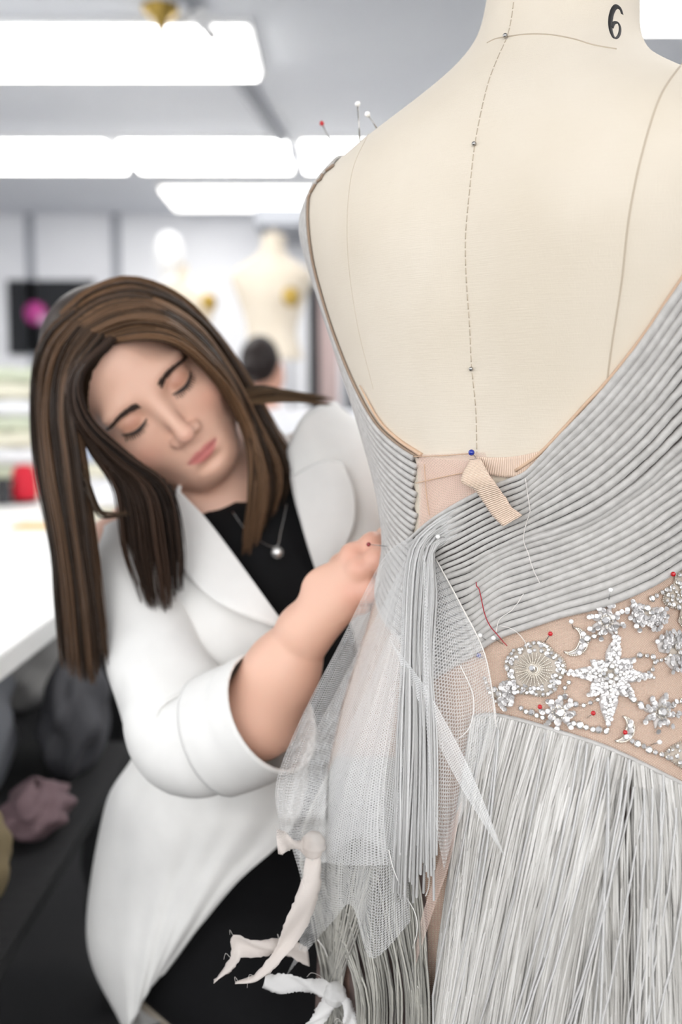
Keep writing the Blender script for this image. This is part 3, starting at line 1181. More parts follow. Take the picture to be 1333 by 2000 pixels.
paths, rads, cols = [], [], []
tt = catmull(FT, 400)
for layer, (cnt, off) in enumerate(((440, 0.0048), (440, 0.0072), (400, 0.0096))):
    for s in range(cnt):
        u = (s + random.random()) / cnt
        x0, y0 = tt[int(u * 399)]
        xb = x0
        if 1212 < x0 < 1232 and random.random() < 0.9:
            continue
        # strands left of the parting swing left, those right of it hang straight
        if x0 < 1235 and (layer > 0 or x0 < 1100):
            lean = -min(0.88 * max(x0 - 868, 0), 105 + 45 * random.random()) + random.gauss(0, 16)
        else:
            lean = random.gauss(8, 15)
        L = random.uniform(2060, 2130)
        p = []
        n = 15
        w1, w2 = random.uniform(0, 6.28), random.uniform(2, 5)
        for j in range(n):
            v = j / (n - 1)
            x = x0 + lean * (1.25 * v - 0.25 * v * v) + 3.5 * math.sin(w1 + w2 * v) * v
            y = y0 + 2 + (L - y0) * v
            x = max(x, 864 + 4 * random.random())
            p.append(surf(x, y, off * (0.45 + 0.55 * min(1, v * 6)) + 0.0012 * math.sin(w1 * 3 + v * 7) + 0.006 * v))
        paths.append(p)
        rads.append(random.uniform(0.0009, 0.00115))
        cols.append(g_col(0.55, 0.14, 0.03))
# the same fringe carried on round the far hip
p0, q0 = hit(*FT[-1])
p1, q1 = hit(*FT[-2])
ext = march(p0, p0 - p1, q0, 30)
for s in range(520):
    t = s / 520 * (len(ext) - 1.001)
    i = int(t)
    p = ext[i][0].lerp(ext[i + 1][0], t - i)
    off = random.uniform(0.004, 0.012)
    ln_ = []
    for j in range(9):
        z = p.z + (0.66 - p.z) * j / 8
        q, qn, qi, qd = BV.find_nearest(Vector((p.x, p.y, z)))
        rad_ = Vector((q.x - FX, q.y - FY, 0)).normalized()
        ln_.append(Vector((q.x, q.y, z)) + rad_ * (off * (0.4 + 0.6 * min(1, j / 2)) + 0.005 * j / 8))
    paths.append(ln_)
    rads.append(random.uniform(0.0009, 0.00115))
    cols.append(g_col(0.55, 0.14, 0.03))
strand_mesh('fringe', paths, rads, cols, gw)
# a few stray strands crossing over
paths, rads, cols = [], [], []
for s in range(20):
    x0 = random.uniform(960, 1330)
    y0 = np.interp(x0, [q[0] for q in FT], [q[1] for q in FT]) + random.uniform(0, 60)
    lean = random.uniform(-170, 30)
    w1 = random.uniform(0, 6.28)
    p = []
    for j in range(18):
        v = j / 17
        p.append(surf(max(x0 + lean * v ** 1.3 + 8 * math.sin(w1 + 3 * v), 870), y0 + (2080 - y0) * v, 0.0125 + 0.006 * v + 0.002 * math.sin(w1 + 6 * v)))
    paths.append(p)
    rads.append(0.0009)
    cols.append(g_col(0.56, 0.08, 0.015))
strand_mesh('stray_strands', paths, rads, cols, gw)
mb = MB()
mb.tube([surf(x, y, 0.0045) for x, y in catmull(FT, 80)] + [p + n * 0.0045 for p, n in ext], 0.0024, 8, flat=0.6)
mb.build('fringe_tape', M['rib'], gw)

# loose cords: the upper ribs gather into a knot of cords at the side and drop in a bundle
paths, rads, cols = [], [], []
for s in range(46):
    u = s / 45
    g = 1 - u
    xm = 792 + 58 * g + random.uniform(-3, 3)
    xe = 768 + 84 * g + random.uniform(-6, 6)
    ye = random.uniform(1650, 1765)
    z_ = 0.004 * random.random()
    pts = [(935 - 30 * random.random(), 972 + 62 * g, 0.002), (875, 1003 + 52 * g, 0.0075), (838 + 10 * g, 1028 + 46 * g, 0.014 + z_), (806 + 42 * g, 1062 + 44 * g, 0.022 + z_), (xm, 1125 + 40 * g, 0.027 + z_),
           (xm - 6, 1270, 0.031 + z_), ((xm + xe) / 2 + random.uniform(-6, 6), 1450, 0.034 + z_), (xe, ye, 0.034 + z_)]
    c = catmull(pts, 30)
    paths.append([surfv(*k) for k in c])
    rads.append(0.0010)
    cols.append(g_col(0.46, 0.12, 0.012))
strand_mesh('loose_cords', paths, rads, cols, gw)
G = loft([[(800, 1130), (788, 1300), (775, 1640)], [(846, 1150), (846, 1300), (846, 1640)]], 14, 24, off=0.024)
sheet('cord_gap_shade', G, M['under'])  # dark sheet added behind the cords to shade their gaps

# left fringe: strands of the far hip, drawn into tied bundles
paths, rads, cols = [], [], []
for s in range(330):
    u = random.random()
    x0 = 585 + 225 * u
    tie = random.random() < 0.62 and x0 < 760
    xm = 652 + random.gauss(0, 9) if tie else 705 + 130 * ((u - 0.2) / 0.8 if u > 0.2 else 0) + random.gauss(0, 6)
    if not tie:
        xm = min(xm, 838)
    pts = [(x0 * 0.6 + 0.4 * 760, 1480, 0.006), (x0, 1650, 0.008 + 0.010 * random.random()), ((x0 + xm) / 2 + random.gauss(0, 5), 1800, 0.012 + 0.012 * random.random()),
           (xm, 1938, 0.012 + 0.012 * random.random()), (xm + (random.gauss(0, 22) if tie else random.gauss(0, 4)), 2080, 0.012 + 0.01 * random.random())]
    paths.append([surfv(*k) for k in catmull(pts, 18)])
    rads.append(0.0009)
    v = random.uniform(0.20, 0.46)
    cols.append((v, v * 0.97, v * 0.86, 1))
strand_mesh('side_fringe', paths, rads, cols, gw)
G = loft([[(600, 1600), (620, 1800), (610, 2120)], [(700, 1600), (710, 1800), (700, 2120)], [(820, 1650), (835, 1800), (838, 2120)]], 24, 16, off=0.003, fold=0.001)
sheet('side_fringe_backing', G, M['under'])

# bodice back opening: blush tulle insert, stay tape, bindings and ribbon tail
G = loft([[(812, 888), (818, 950), (820, 1030)], [(850, 887), (852, 950), (850, 1020)], [(930, 884), (938, 930), (940, 968)], [(948, 884), (960, 920), (968, 952)]], 30, 20, off=0.0022, fold=0.0008, nf=3, seed=3)
sheet('blush_tulle_insert', G, M['blush'], label='blush pink tulle insert at the centre back')
G = loft([[(818, 893), (824, 950), (815, 1040)], [(860, 897), (864, 940), (856, 1010)], [(925, 900), (930, 930), (930, 966)]], 24, 16, off=0.0032, fold=0.0009, nf=4, seed=5)
sheet('blush_tulle_insert', G, M['blush'], label='second layer of blush tulle over the centre back')
for pts in ([(815, 890), (870, 888), (925, 884)], [(820, 942), (870, 930), (930, 918)], [(836, 905), (840, 960), (846, 1005)]):
    stitch('tacking_stitch', pts, 0.0004, M['binding'], 40, 0.0042, parent=gw)
G = loft([[(930, 893), (990, 893), (1040, 885), (1082, 872)], [(938, 922), (985, 932), (1030, 928), (1070, 902)]], 8, 24, off=0.0024)
sheet('stay_tape', G, M['grosgrain'], thick=0.0006, label='blush grosgrain stay tape inside the neckline')
mb = MB()
mb.tube([surf(x, y, 0.0016) for x, y in catmull([(1440, 398), (1333, 543), (1262, 648), (1195, 735), (1140, 795), (1095, 845), (1055, 886), (1010, 918)], 50)], 0.0024, 8, flat=0.6)
mb.build('bias_binding', M['binding'], gw)
mb = MB()
mb.tube([surf(x, y, 0.0014) for x, y in catmull([(706, 752), (742, 818), (780, 857), (826, 888)], 24)], [0.0006 + 0.0022 * i / 23 for i in range(24)], 8, flat=0.6)
mb.build('bias_binding', M['binding'], gw)
LE = [(923, 896, 0.004), (921, 932, 0.016), (948, 950, 0.016), (962, 972, 0.015), (978, 1000, 0.014), (1000, 1021, 0.016)]
RE = [(945, 894, 0.004), (985, 929, 0.018), (1004, 962, 0.016), (1015, 982, 0.016), (1034, 999, 0.015)]
a, b = catmull(LE, 40), catmull(RE, 40)
G = []
for j in range(40):
    G.append([surf(*(a[j] * (1 - w) + b[j] * w)) for w in np.linspace(0, 1, 8)])
o = sheet('ribbon_tail', [[G[j][i] for j in range(40)] for i in range(8)], M['grosgrain'], thick=0.0006, label='loose end of blush grosgrain ribbon')
# threads
stitch('red_thread', [(940, 1137), (941, 1146), (946, 1152), (952, 1180), (958, 1205), (968, 1225), (985, 1246), (998, 1262)], 0.0004, M['red_thread'], 50, 0.0078, parent=gw)
for pts in ([(1034, 930), (1038, 960), (1042, 995), (1035, 1020), (1030, 1050), (1038, 1075), (1046, 1105), (1060, 1140)], [(1030, 1160), (1010, 1190), (985, 1210), (978, 1235)],
            [(985, 1222), (1010, 1230), (1030, 1250), (1036, 1270)]):
    stitch('white_thread', pts, 0.0003, M['white_thread'], 50, 0.0080, parent=gw)

# ------------------------------------------------------------------ tulle
TU = [
    [(800, 1050, 0.014), (758, 1078, 0.018), (722, 1138, 0.025), (664, 1256, 0.034), (608, 1362, 0.037), (556, 1476, 0.04), (538, 1545, 0.045), (548, 1625, 0.045)],
    [(808, 1052, 0.018), (765, 1150, 0.028), (720, 1290, 0.034), (672, 1420, 0.04), (640, 1540, 0.045), (612, 1690, 0.045)],
    [(815, 1056, 0.02), (790, 1170, 0.03), (770, 1310, 0.036), (745, 1450, 0.04), (725, 1560, 0.04), (708, 1635, 0.042)],
    [(835, 1062, 0.02), (825, 1180, 0.026), (815, 1330, 0.03), (800, 1470, 0.034), (790, 1570, 0.034), (782, 1715, 0.034)],
]
sheet('tulle_drape', loft(TU, 110, 60, fold=0.0028, nf=5, seed=1), M['tulle'], label='white tulle gathered at the side seam')
TU2 = [
    [(800, 1075, 0.012), (748, 1180, 0.022), (668, 1330, 0.03), (592, 1480, 0.034), (560, 1600, 0.036), (590, 1730, 0.036), (585, 1840, 0.036), (560, 1905, 0.036)],
    [(805, 1080, 0.014), (750, 1200, 0.024), (690, 1350, 0.03), (645, 1500, 0.034), (632, 1620, 0.036), (640, 1730, 0.036), (640, 1780, 0.036), (650, 1800, 0.036)],
    [(812, 1085, 0.014), (775, 1210, 0.024), (735, 1360, 0.03), (705, 1500, 0.034), (695, 1620, 0.034), (692, 1700, 0.034), (690, 1745, 0.034), (688, 1770, 0.034)],
    [(820, 1090, 0.014), (795, 1210, 0.022), (770, 1360, 0.027), (750, 1500, 0.03), (738, 1620, 0.031), (732, 1740, 0.031), (728, 1820, 0.031), (726, 1872, 0.031)],
    [(828, 1090, 0.014), (815, 1210, 0.02), (800, 1360, 0.024), (790, 1500, 0.026), (790, 1620, 0.028), (798, 1700, 0.028), (800, 1760, 0.028), (802, 1800, 0.028)],
]
sheet('tulle_drape', loft(TU2, 110, 60, fold=0.0026, nf=4, seed=2), M['tulle'], label='under layer of white tulle with pointed hem')
# middle opaque fold
TU3 = [
    [(760, 1240, 0.03), (715, 1350, 0.04), (660, 1470, 0.046), (625, 1580, 0.05), (600, 1680, 0.05)],
    [(775, 1240, 0.034), (745, 1370, 0.044), (710, 1500, 0.05), (690, 1600, 0.054), (680, 1690, 0.052)],
    [(790, 1245, 0.03), (772, 1380, 0.04), (755, 1510, 0.046), (752, 1610, 0.048), (760, 1690, 0.046)],
]
sheet('tulle_fold', loft(TU3, 60, 40, fold=0.003, nf=2, seed=4), M['tulle'], label='doubled fold of white tulle')
# right veil over ribs, cords and fringe top
TU4 = [
    [(826, 1085, 0.030), (828, 1180, 0.036), (828, 1320, 0.040), (836, 1460, 0.040), (850, 1600, 0.038), (868, 1700, 0.034)],
    [(846, 1082, 0.011), (875, 1180, 0.016), (895, 1300, 0.02), (905, 1420, 0.022), (900, 1520, 0.022), (885, 1640, 0.022)],
    [(852, 1092, 0.010), (900, 1180, 0.013), (944, 1268, 0.016), (962, 1350, 0.018), (970, 1420, 0.018), (940, 1500, 0.018)],
]
sheet('tulle_veil', loft(TU4, 50, 44, fold=0.002, nf=3, seed=6), M['tulle'], label='sheer white tulle veil over the ribs')
mb = MB()
mb.tube([surfv(*k) for k in catmull([(852, 1092, 0.0104), (900, 1180, 0.0134), (944, 1268, 0.0164), (962, 1350, 0.0184), (970, 1420, 0.0184)], 40)], 0.0006, 5)
mb.build('tulle_hem', M['white_thread'], gw)
# folded white strip crossing from the gather down to the fringe
TU5 = [[(758, 1240, 0.036), (800, 1330, 0.036), (850, 1440, 0.034), (905, 1545, 0.03), (985, 1672, 0.026)],
       [(772, 1262, 0.037), (830, 1340, 0.037), (888, 1440, 0.036), (935, 1540, 0.032), (988, 1676, 0.026)]]
sheet('tulle_strip', loft(TU5, 10, 50, fold=0.001, nf=1, seed=7), M['tulle_dense'], label='narrow folded strip of white tulle')
TU6 = [[(868, 1640, 0.020), (846, 1720, 0.022), (822, 1800, 0.022), (808, 1880, 0.022)], [(905, 1560, 0.020), (880, 1680, 0.024), (850, 1770, 0.024), (812, 1886, 0.023)]]
sheet('net_strip', loft(TU6, 14, 40, fold=0.001, nf=1, seed=8), M['blush'], label='blush net strip hanging in the fringe gap')
# loose threads beneath the tulle
paths, rads, cols = [], [], []
for pts in ([(830, 1655, 0.02), (838, 1690, 0.024), (838, 1730, 0.024), (832, 1750, 0.024)], [(790, 1745, 0.02), (812, 1785, 0.024), (815, 1820, 0.024), (806, 1860, 0.022), (808, 1910, 0.022), (822, 1935, 0.022)],
            [(900, 1300, 0.02), (925, 1360, 0.022), (918, 1420, 0.022), (880, 1455, 0.022)], [(760, 1660, 0.04), (770, 1700, 0.04), (790, 1745, 0.035)], [(620, 1835, 0.03), (632, 1850, 0.03), (640, 1868, 0.03)]):
    paths.append([surfv(*k) for k in catmull(pts, 24)])
    rads.append(0.0005)
    cols.append((0.75, 0.73, 0.70, 1))
strand_mesh('loose_threads', paths, rads, cols, gw)


# organza ties knotted round the side fringe
def strip(name, L, R, n, material, label, Yc=None, k=5):
    a, b = catmull(L, n), catmull(R, n)
    G = [[P(*(a[j] * (1 - w) + b[j] * w)) for j in range(n)] for w in np.linspace(0, 1, k)]
    # frayed uneven edges
    for j in range(n):
        G[0][j] = G[0][j] + Vector((random.uniform(-1, 1), 0, random.uniform(-1, 1))) * 0.0007
        G[-1][j] = G[-1][j] + Vector((random.uniform(-1, 1), 0, random.uniform(-1, 1))) * 0.0007
        for i in range(k):
            G[i][j] = G[i][j] + Vector((0, 0.003 * math.sin(j * 0.22 + i * 1.1), 0.0008 * math.sin(j * 0.3)))
    return G


def tie(label, parts, knot, kr, material):
    c = P(*knot)
    t = thing('fabric_tie', c, label, 'fabric tie')
    for nm, L, R in parts:
        G = strip(nm, L, R, 44, material, None)
        mb = MB()
        mb.grid(G)
        o = mod(mb.build(nm, material, t), 'SOLIDIFY', thickness=0.0004)
    mb = MB()
    rg = []
    for i in range(9):
        v = i / 8
        rg.append((kr * (0.55 + 0.5 * math.sin(PI * v)) * (1 + 0.1 * math.sin(i * 2.2)), (v - 0.5) * kr * 2.0))
    mb.lathe(rg, c, (0.15, 0.05, 1), 14)
    mb.build('knot', material, t)
    # frayed threads
    mb = MB()
    for i in range(8):
        nm, L, R = random.choice(parts)
        p = P(*random.choice(L[1:]))
        d = Vector((random.uniform(-1, 0.6), random.uniform(-0.3, 0.3), random.uniform(-1, 0.6))) * random.uniform(0.006, 0.018)
        mb.tube([Vector(k) for k in catmull([p, p + d * 0.35 + Vector((0, 0, 0.003)), p + d * 0.7 + Vector((0.002, 0, 0.001)), p + d + Vector((0.004, 0, -0.003))], 12)], 0.00013, 4)
    o = mb.build('frayed_threads', M['white_thread'], t)
    o['kind'] = 'stuff'
    return t


YT = 0.805
tie('white frayed organza strip knotted round the lower fringe bundle',
    [('strip_end', [(650, 1925, YT), (600, 1908, YT - .01), (560, 1905, YT - .015), (520, 1904, YT - .02)], [(648, 1955, YT), (600, 1940, YT - .01), (555, 1938, YT - .015), (512, 1934, YT - .02)]),
     ('strip_end', [(640, 1945, YT), (615, 1975, YT - .012), (590, 2010, YT - .02), (575, 2050, YT - .02)], [(662, 1950, YT), (645, 1985, YT - .014), (622, 2020, YT - .02), (612, 2060, YT - .02)]),
     ('strip_end', [(652, 1945, YT), (668, 1965, YT - .014), (672, 2000, YT - .02), (676, 2050, YT - .02)], [(672, 1935, YT), (690, 1965, YT - .012), (698, 2000, YT - .018), (704, 2050, YT - .02)])],
    (655, 1942, YT - 0.004), 0.009, M['organza_white'])
tie('cream frayed organza strip trailing left over the black trousers',
    [('strip_end', [(600, 1850, YT + .01), (545, 1835, YT - .005), (495, 1832, YT - .01), (455, 1826, YT - .01), (450, 1870, YT - .01), (418, 1918, YT - .01)], [(606, 1885, YT + .01), (550, 1866, YT - .008), (500, 1872, YT - .012), (472, 1868, YT - .012), (458, 1888, YT - .012), (419, 1919, YT - .01)]),
     ('strip_end', [(600, 1650, YT + .01), (590, 1720, YT - .004), (560, 1790, YT - .016), (535, 1860, YT - .02), (495, 1905, YT - .022), (460, 1918, YT - .022)], [(628, 1650, YT + .01), (625, 1740, YT - .004), (595, 1820, YT - .014), (556, 1868, YT - .02), (505, 1914, YT - .022), (460, 1921, YT - .022)]),
     ('strip_end', [(610, 1640, YT + .01), (575, 1638, YT - .006), (555, 1625, YT - .012), (541, 1620, YT - .014)], [(600, 1672, YT + .008), (580, 1660, YT - .01), (560, 1662, YT - .02), (543, 1672, YT - .022)])],
    (612, 1650, YT + 0.004), 0.010, M['organza'])

# ------------------------------------------------------------------ embroidery on the nude net
def gem_mesh():
    v, f = [], []
    n = 8
    for r, z in ((1.0, 0.0), (1.06, 0.28), (0.92, 0.42), (0.62, 0.78)):
        for k in range(n):
            a = 2 * PI * (k + (0.5 if r < 0.8 else 0)) / n
            v.append((r * math.cos(a), r * math.sin(a), z))
    for i in range(3):
        for k in range(n):
            k2 = (k + 1) % n
            f.append((i * n + k, i * n + k2, (i + 1) * n + k2, (i + 1) * n + k))
    f.append(tuple(range(n - 1, -1, -1)))
    f.append(tuple(3 * n + k for k in range(n)))
    me = bpy.data.meshes.new('rhinestone')
    me.from_pydata(v, [], f)
    me.materials.append(M['silver'])
    me.materials.append(M['crystal'])
    me.polygons.foreach_set('material_index', [0] * n + [0] * n + [1] * n + [0, 1])
    me.update()
    return me


GEM = gem_mesh()


def frame(n):
    t = Vector((0, 0, 1)).cross(n)
    t = t.normalized() if t.length > 1e-6 else Vector((1, 0, 0))
    return t, n.cross(t)


def gem(px, py, rpx, parent, off=0.0035):
    """a set stone of its own, lying on the embroidery"""
    p, n = hit(px, py)
    if p is None:
        return None
    o = bpy.data.objects.new('rhinestone', GEM)
    k = (p - CAM).length / FPX
    n = (n + Vector((random.gauss(0, 0.12), random.gauss(0, 0.12), random.gauss(0, 0.12)))).normalized()
    t, b = frame(n)
    r = rpx * k
    R = Matrix((t, b, n)).transposed().to_4x4()
    o.matrix_world = Matrix.Translation(p + n * off) @ R @ Matrix.Rotation(random.uniform(0, 1), 4, 'Z') @ Matrix.Diagonal((r, r, r * 0.9, 1))
    COL.objects.link(o)
    mw = o.matrix_world.copy()
    o.parent = parent
    o.matrix_parent_inverse = Matrix.Identity(4) if parent is not gw else Matrix.Translation(-ROOT_LOC[gw.name])
    o.matrix_basis = mw
    return o


def small_gem(mb, px, py, rpx, off=0.003):
    p, n = hit(px, py)
    if p is None:
        return
    k = rpx * (p - CAM).length / FPX
    n = (n + Vector((random.gauss(0, 0.15), random.gauss(0, 0.15), random.gauss(0, 0.15)))).normalized()
    mb.lathe([(k, 0), (k * 1.05, k * 0.3), (k * 0.6, k * 0.75)], p + n * off, n, 7)


def bead(mb, px, py, rpx, off=0.0028):
    p, n = hit(px, py)
    if p is None:
        return
    k = rpx * (p - CAM).length / FPX
    mb.lathe([(k * 0.5, -k * 0.8), (k, -k * 0.2), (k, k * 0.3), (k * 0.45, k * 0.9)], p + n * (off + k * 0.5), n, 6)


def sequin(mb, px, py, rpx, off=0.004, tilt=0.18):
    p, n = hit(px, py)
    if p is None:
        return
    k = rpx * (p - CAM).length / FPX
    n = (n + Vector((random.gauss(0, tilt), random.gauss(0, tilt * 0.6), random.gauss(0, tilt)))).normalized()
    mb.lathe([(k, k * 0.1), (k, k * 0.18), (k * 0.3, 0.02 * k), (k * 0.2, -0.1 * k)], p + n * (off + random.uniform(0, 0.0012)), n, 9)


def plate(pts, name, off=0.0022, material=None, parent=gw, lift=0.0016):
    """padded backing patch of a motif: closed outline, domed and seated on the net"""
    n = len(pts)
    cx = sum(p[0] for p in pts) / n
    cy = sum(p[1] for p in pts) / n
    vs = []
    for s, o in ((1.0, 0.0008), (0.97, off), (0.6, off + lift * 0.7), (0.02, off + lift)):
        for x, y in pts:
            vs.append(surf(cx + (x - cx) * s, cy + (y - cy) * s, o))
    fs = [(i * n + k, i * n + (k + 1) % n, (i + 1) * n + (k + 1) % n, (i + 1) * n + k) for i in range(3) for k in range(n)]
    fs.append(tuple(3 * n + k for k in range(n)))
    mb = MB()
    mb.add(vs, fs)
    return mb.build(name, material or M['motif'], parent)


def petal_outline(cx, cy, ang, length, width, n=14):
    out = []
    for k in range(n):
        a = 2 * PI * k / n
        u = 0.5 + 0.5 * math.cos(a)
        w = math.sin(a) * width * (0.55 + 0.45 * math.sin(PI * u)) * (1 if u < 0.6 else (1 - (u - 0.6) / 0.4 * 0.75))
        x = u * length
        out.append((cx + x * math.cos(ang) - w * math.sin(ang), cy + x * math.sin(ang) + w * math.cos(ang)))
    return out


def sub(mb, name, material, parent):
    if not mb.v:
        return None
    o = mb.build(name, material, parent, smooth=False)
    o.matrix_parent_inverse = Matrix.Identity(4)
    o['kind'] = 'stuff'
    return o


def small_flower(cx, cy, r, np_, rot, label):
    """eight sequinned petals round a set stone"""
    rt = plate([(cx + r * 0.5 * math.cos(a), cy + r * 0.5 * math.sin(a)) for a in np.linspace(0, 2 * PI, 16, endpoint=False)], 'sequin_flower')
    rt['label'] = label
    sq = MB()
    for k in range(np_):
        a = rot + 2 * PI * k / np_
        L = r * random.uniform(0.9, 1.05)
        po = plate(petal_outline(cx, cy, a, L, r * 0.2, 10), 'petal', 0.0025, M['petal'], rt)
        po.matrix_parent_inverse = Matrix.Identity(4)
        for j in range(4):
            u = 0.38 + 0.19 * j
            sequin(sq, cx + L * u * math.cos(a), cy + L * u * math.sin(a), r * 0.145, 0.0045)
    sub(sq, 'sequins', M['sequin'], rt)
    g = gem(cx, cy, r * 0.25, rt, 0.0052)
    bd = MB()
    for k in range(12):
        a = 2 * PI * k / 12
        bead(bd, cx + r * 0.33 * math.cos(a), cy + r * 0.33 * math.sin(a), r * 0.06, 0.005)
    sub(bd, 'seed_beads', M['silver'], rt)


small_flower(1183, 1213, 34, 8, 0.3, 'white sequin flower under the ribbed edge')
small_flower(1094, 1392, 36, 8, 0.1, 'white sequin flower at the fringe seam')
small_flower(1286, 1391, 36, 8, 0.25, 'white sequin flower right of the star')

# domed six-lobed rosette with bead rays
cx, cy, r = 1047, 1308, 60
lob = lambda a: 0.86 + 0.14 * abs(math.cos(2.5 * a + 0.4))
ol = [(cx + r * lob(a) * math.cos(a), cy + r * 0.93 * lob(a) * math.sin(a)) for a in np.linspace(0, 2 * PI, 60, endpoint=False)]
rs = plate(ol, 'beaded_rosette', 0.003, None, gw, 0.003)
rs['label'] = 'round crystal rosette with silver bead rays'
bd, sg_, sq = MB(), MB(), MB()
for k in range(26):
    a = 2 * PI * k / 26 + 0.05
    for j in range(9):
        u = 0.13 + 0.055 * j
        bead(bd, cx + r * u * math.cos(a), cy + r * 0.93 * u * math.sin(a), 2.0, 0.0062 - 0.001 * u)
for k in range(64):
    a = 2 * PI * k / 64
    bead(bd, cx + r * 1.0 * lob(a) * math.cos(a), cy + r * 0.93 * lob(a) * math.sin(a), 1.8, 0.002)
sub(bd, 'bead_rays', M['silver'], rs)
for k in range(40):
    a = 2 * PI * k / 40
    gem(cx + r * 0.93 * lob(a) * math.cos(a), cy + r * 0.87 * lob(a) * math.sin(a), 3.9, rs, 0.0042)
for k in range(22):
    a = 2 * PI * k / 22 + random.uniform(-0.1, 0.1)
    u = random.uniform(0.66, 0.8)
    gem(cx + r * u * math.cos(a), cy + r * 0.93 * u * math.sin(a), random.uniform(3.6, 4.8), rs, 0.005)
for k in range(26):
    a = random.uniform(0, 6.28)
    u = random.uniform(0.62, 0.86)
    sequin(sq, cx + r * u * math.cos(a), cy + r * 0.93 * u * math.sin(a), 5, 0.0045)
sub(sq, 'sequins', M['sequin'], rs)
gem(cx, cy, 7, rs, 0.0062)

# the big eight-pointed star
cx, cy = 1190, 1318
tips = [((1205, 1236), 12), ((1106, 1313), 11), ((1273, 1322), 11), ((1187, 1424), 15)]
dia = [((1152, 1288), 13), ((1240, 1284), 13), ((1150, 1362), 14), ((1238, 1366), 14)]
st = plate([(cx + 24 * math.cos(a), cy + 24 * math.sin(a)) for a in np.linspace(0, 2 * PI, 20, endpoint=False)], 'sequin_star', 0.004)
st['label'] = 'large eight-pointed sequin and crystal star'
sq, bd = MB(), MB()
for (tx, ty), w in dia + tips:
    a = math.atan2(ty - cy, tx - cx)
    L = math.hypot(tx - cx, ty - cy)
    po = plate(petal_outline(cx, cy, a, L, w * 1.25, 16), 'star_point', 0.0030, M['petal'], st)
    po.matrix_parent_inverse = Matrix.Identity(4)
    n = int(L / 7)
    for j in range(n):
        u = 0.22 + 0.74 * j / n
        ww = w * (1 - max(0, u - 0.35) / 0.65) * 0.95
        for s in ((-1, -0.4, 0.4, 1) if w * (1 - u) > 4 else (-0.7, 0.7)):
            x = cx + L * u * math.cos(a) - s * ww * 0.9 * math.sin(a)
            y = cy + L * u * math.sin(a) + s * ww * 0.9 * math.cos(a)
            sequin(sq, x, y, 4.2, 0.0048, 0.12)
for (tx, ty), w in tips:
    a = math.atan2(ty - cy, tx - cx)
    L = math.hypot(tx - cx, ty - cy)
    n = int(L / 8.2)
    for j in range(1, n + 1):
        u = 0.14 + 0.86 * j / n
        gem(cx + L * u * math.cos(a), cy + L * u * math.sin(a), 3.9 - 0.8 * u, st, 0.0066 - 0.002 * u)
for k in range(8):
    a = 2 * PI * k / 8
    gem(cx + 13 * math.cos(a), cy + 13 * math.sin(a), 5.0, st, 0.0075)
gem(cx, cy, 6.2, st, 0.008)
sub(sq, 'sequins', M['sequin'], st)


def crescent(cx, cy, r, a0, a1, w, label):
    o1 = [(cx + r * math.cos(a), cy + r * math.sin(a)) for a in np.linspace(a0, a1, 16)]
    o2 = [(cx + r * math.cos(a) - w * math.sin(PI * i / 15) * math.cos(a), cy + r * math.sin(a) - w * math.sin(PI * i / 15) * math.sin(a)) for i, a in enumerate(np.linspace(a0, a1, 16))]
    mb = MB()
    G = [[surf(*(np.array(o1[i]) * (1 - t) + np.array(o2[i]) * t), 0.0022 + 0.0012 * math.sin(PI * t)) for t in (0, 0.33, 0.66, 1)] for i in range(16)]
    mb.grid(G, uv=False)
    rt = mod(mb.build('crescent_motif', M['petal'], gw), 'SOLIDIFY', thickness=0.001)
    rt['label'] = label
    bd, sq = MB(), MB()
    for q in (o1, o2):
        for x, y in catmull(q, 30):
            bead(bd, x, y, 2.0, 0.0028)
    for i in range(3, 13, 2):
        sequin(sq, (o1[i][0] + o2[i][0]) / 2, (o1[i][1] + o2[i][1]) / 2, 5, 0.0045, 0.15)
    sub(bd, 'seed_beads', M['silver'], rt)
    sub(sq, 'sequins', M['sequin'], rt)


crescent(1122, 1253, 27, -1.5, 2.3, 17, 'sequin crescent left of the upper flower')
crescent(1212, 1424, 25, -1.4, 2.0, 16, 'sequin crescent at the fringe seam')


def chain(pts, n, r, label, big=()):
    q = catmull(pts, n)
    bd = MB()
    for x, y in catmull(pts, n * 4):
        bead(bd, x, y, 1.5, 0.0012)
    rt = bd.build('rhinestone_chain', M['silver'], gw, smooth=False)
    rt['kind'] = 'stuff'
    rt['label'] = label
    for i, (x, y) in enumerate(q):
        gem(x, y, r * (1.35 if i in big else 1.0), rt, 0.003)


chain([(1112, 1332), (1104, 1350), (1112, 1366), (1132, 1378), (1152, 1374), (1166, 1366)], 8, 4.4, 'looped stone chain under the rosette', (2, 4))
chain([(1236, 1286), (1250, 1280), (1264, 1280), (1275, 1288), (1273, 1304), (1264, 1316)], 7, 4.3, 'looped stone chain right of the star', (1, 3))
chain([(1280, 1290), (1296, 1286), (1312, 1281)], 5, 3.6, 'short stone chain to the right petals')
chain([(1236, 1366), (1250, 1376), (1266, 1384)], 3, 6.0, 'stone chain between star and right flower')
chain([(1310, 1378), (1326, 1372), (1345, 1366)], 3, 5.2, 'stone chain leaving the frame at right')
chain([(1148, 1247), (1160, 1242), (1172, 1238)], 3, 5.2, 'stones between crescent and flower', (0,))
chain([(1020, 1384), (1040, 1394), (1062, 1400)], 5, 5.0, 'stone row at the fringe seam, left', (2,))
chain([(1120, 1412), (1142, 1420), (1165, 1426), (1186, 1428)], 6, 5.4, 'stone row at the fringe seam under the star', (1, 4))
chain([(1232, 1446), (1254, 1458), (1276, 1468), (1300, 1478)], 7, 5.0, 'stone row at the fringe seam, right', (1, 3))
chain([(950, 1324), (956, 1342), (964, 1360), (972, 1372)], 6, 3.6, 'stone row running down the left edge of the net')
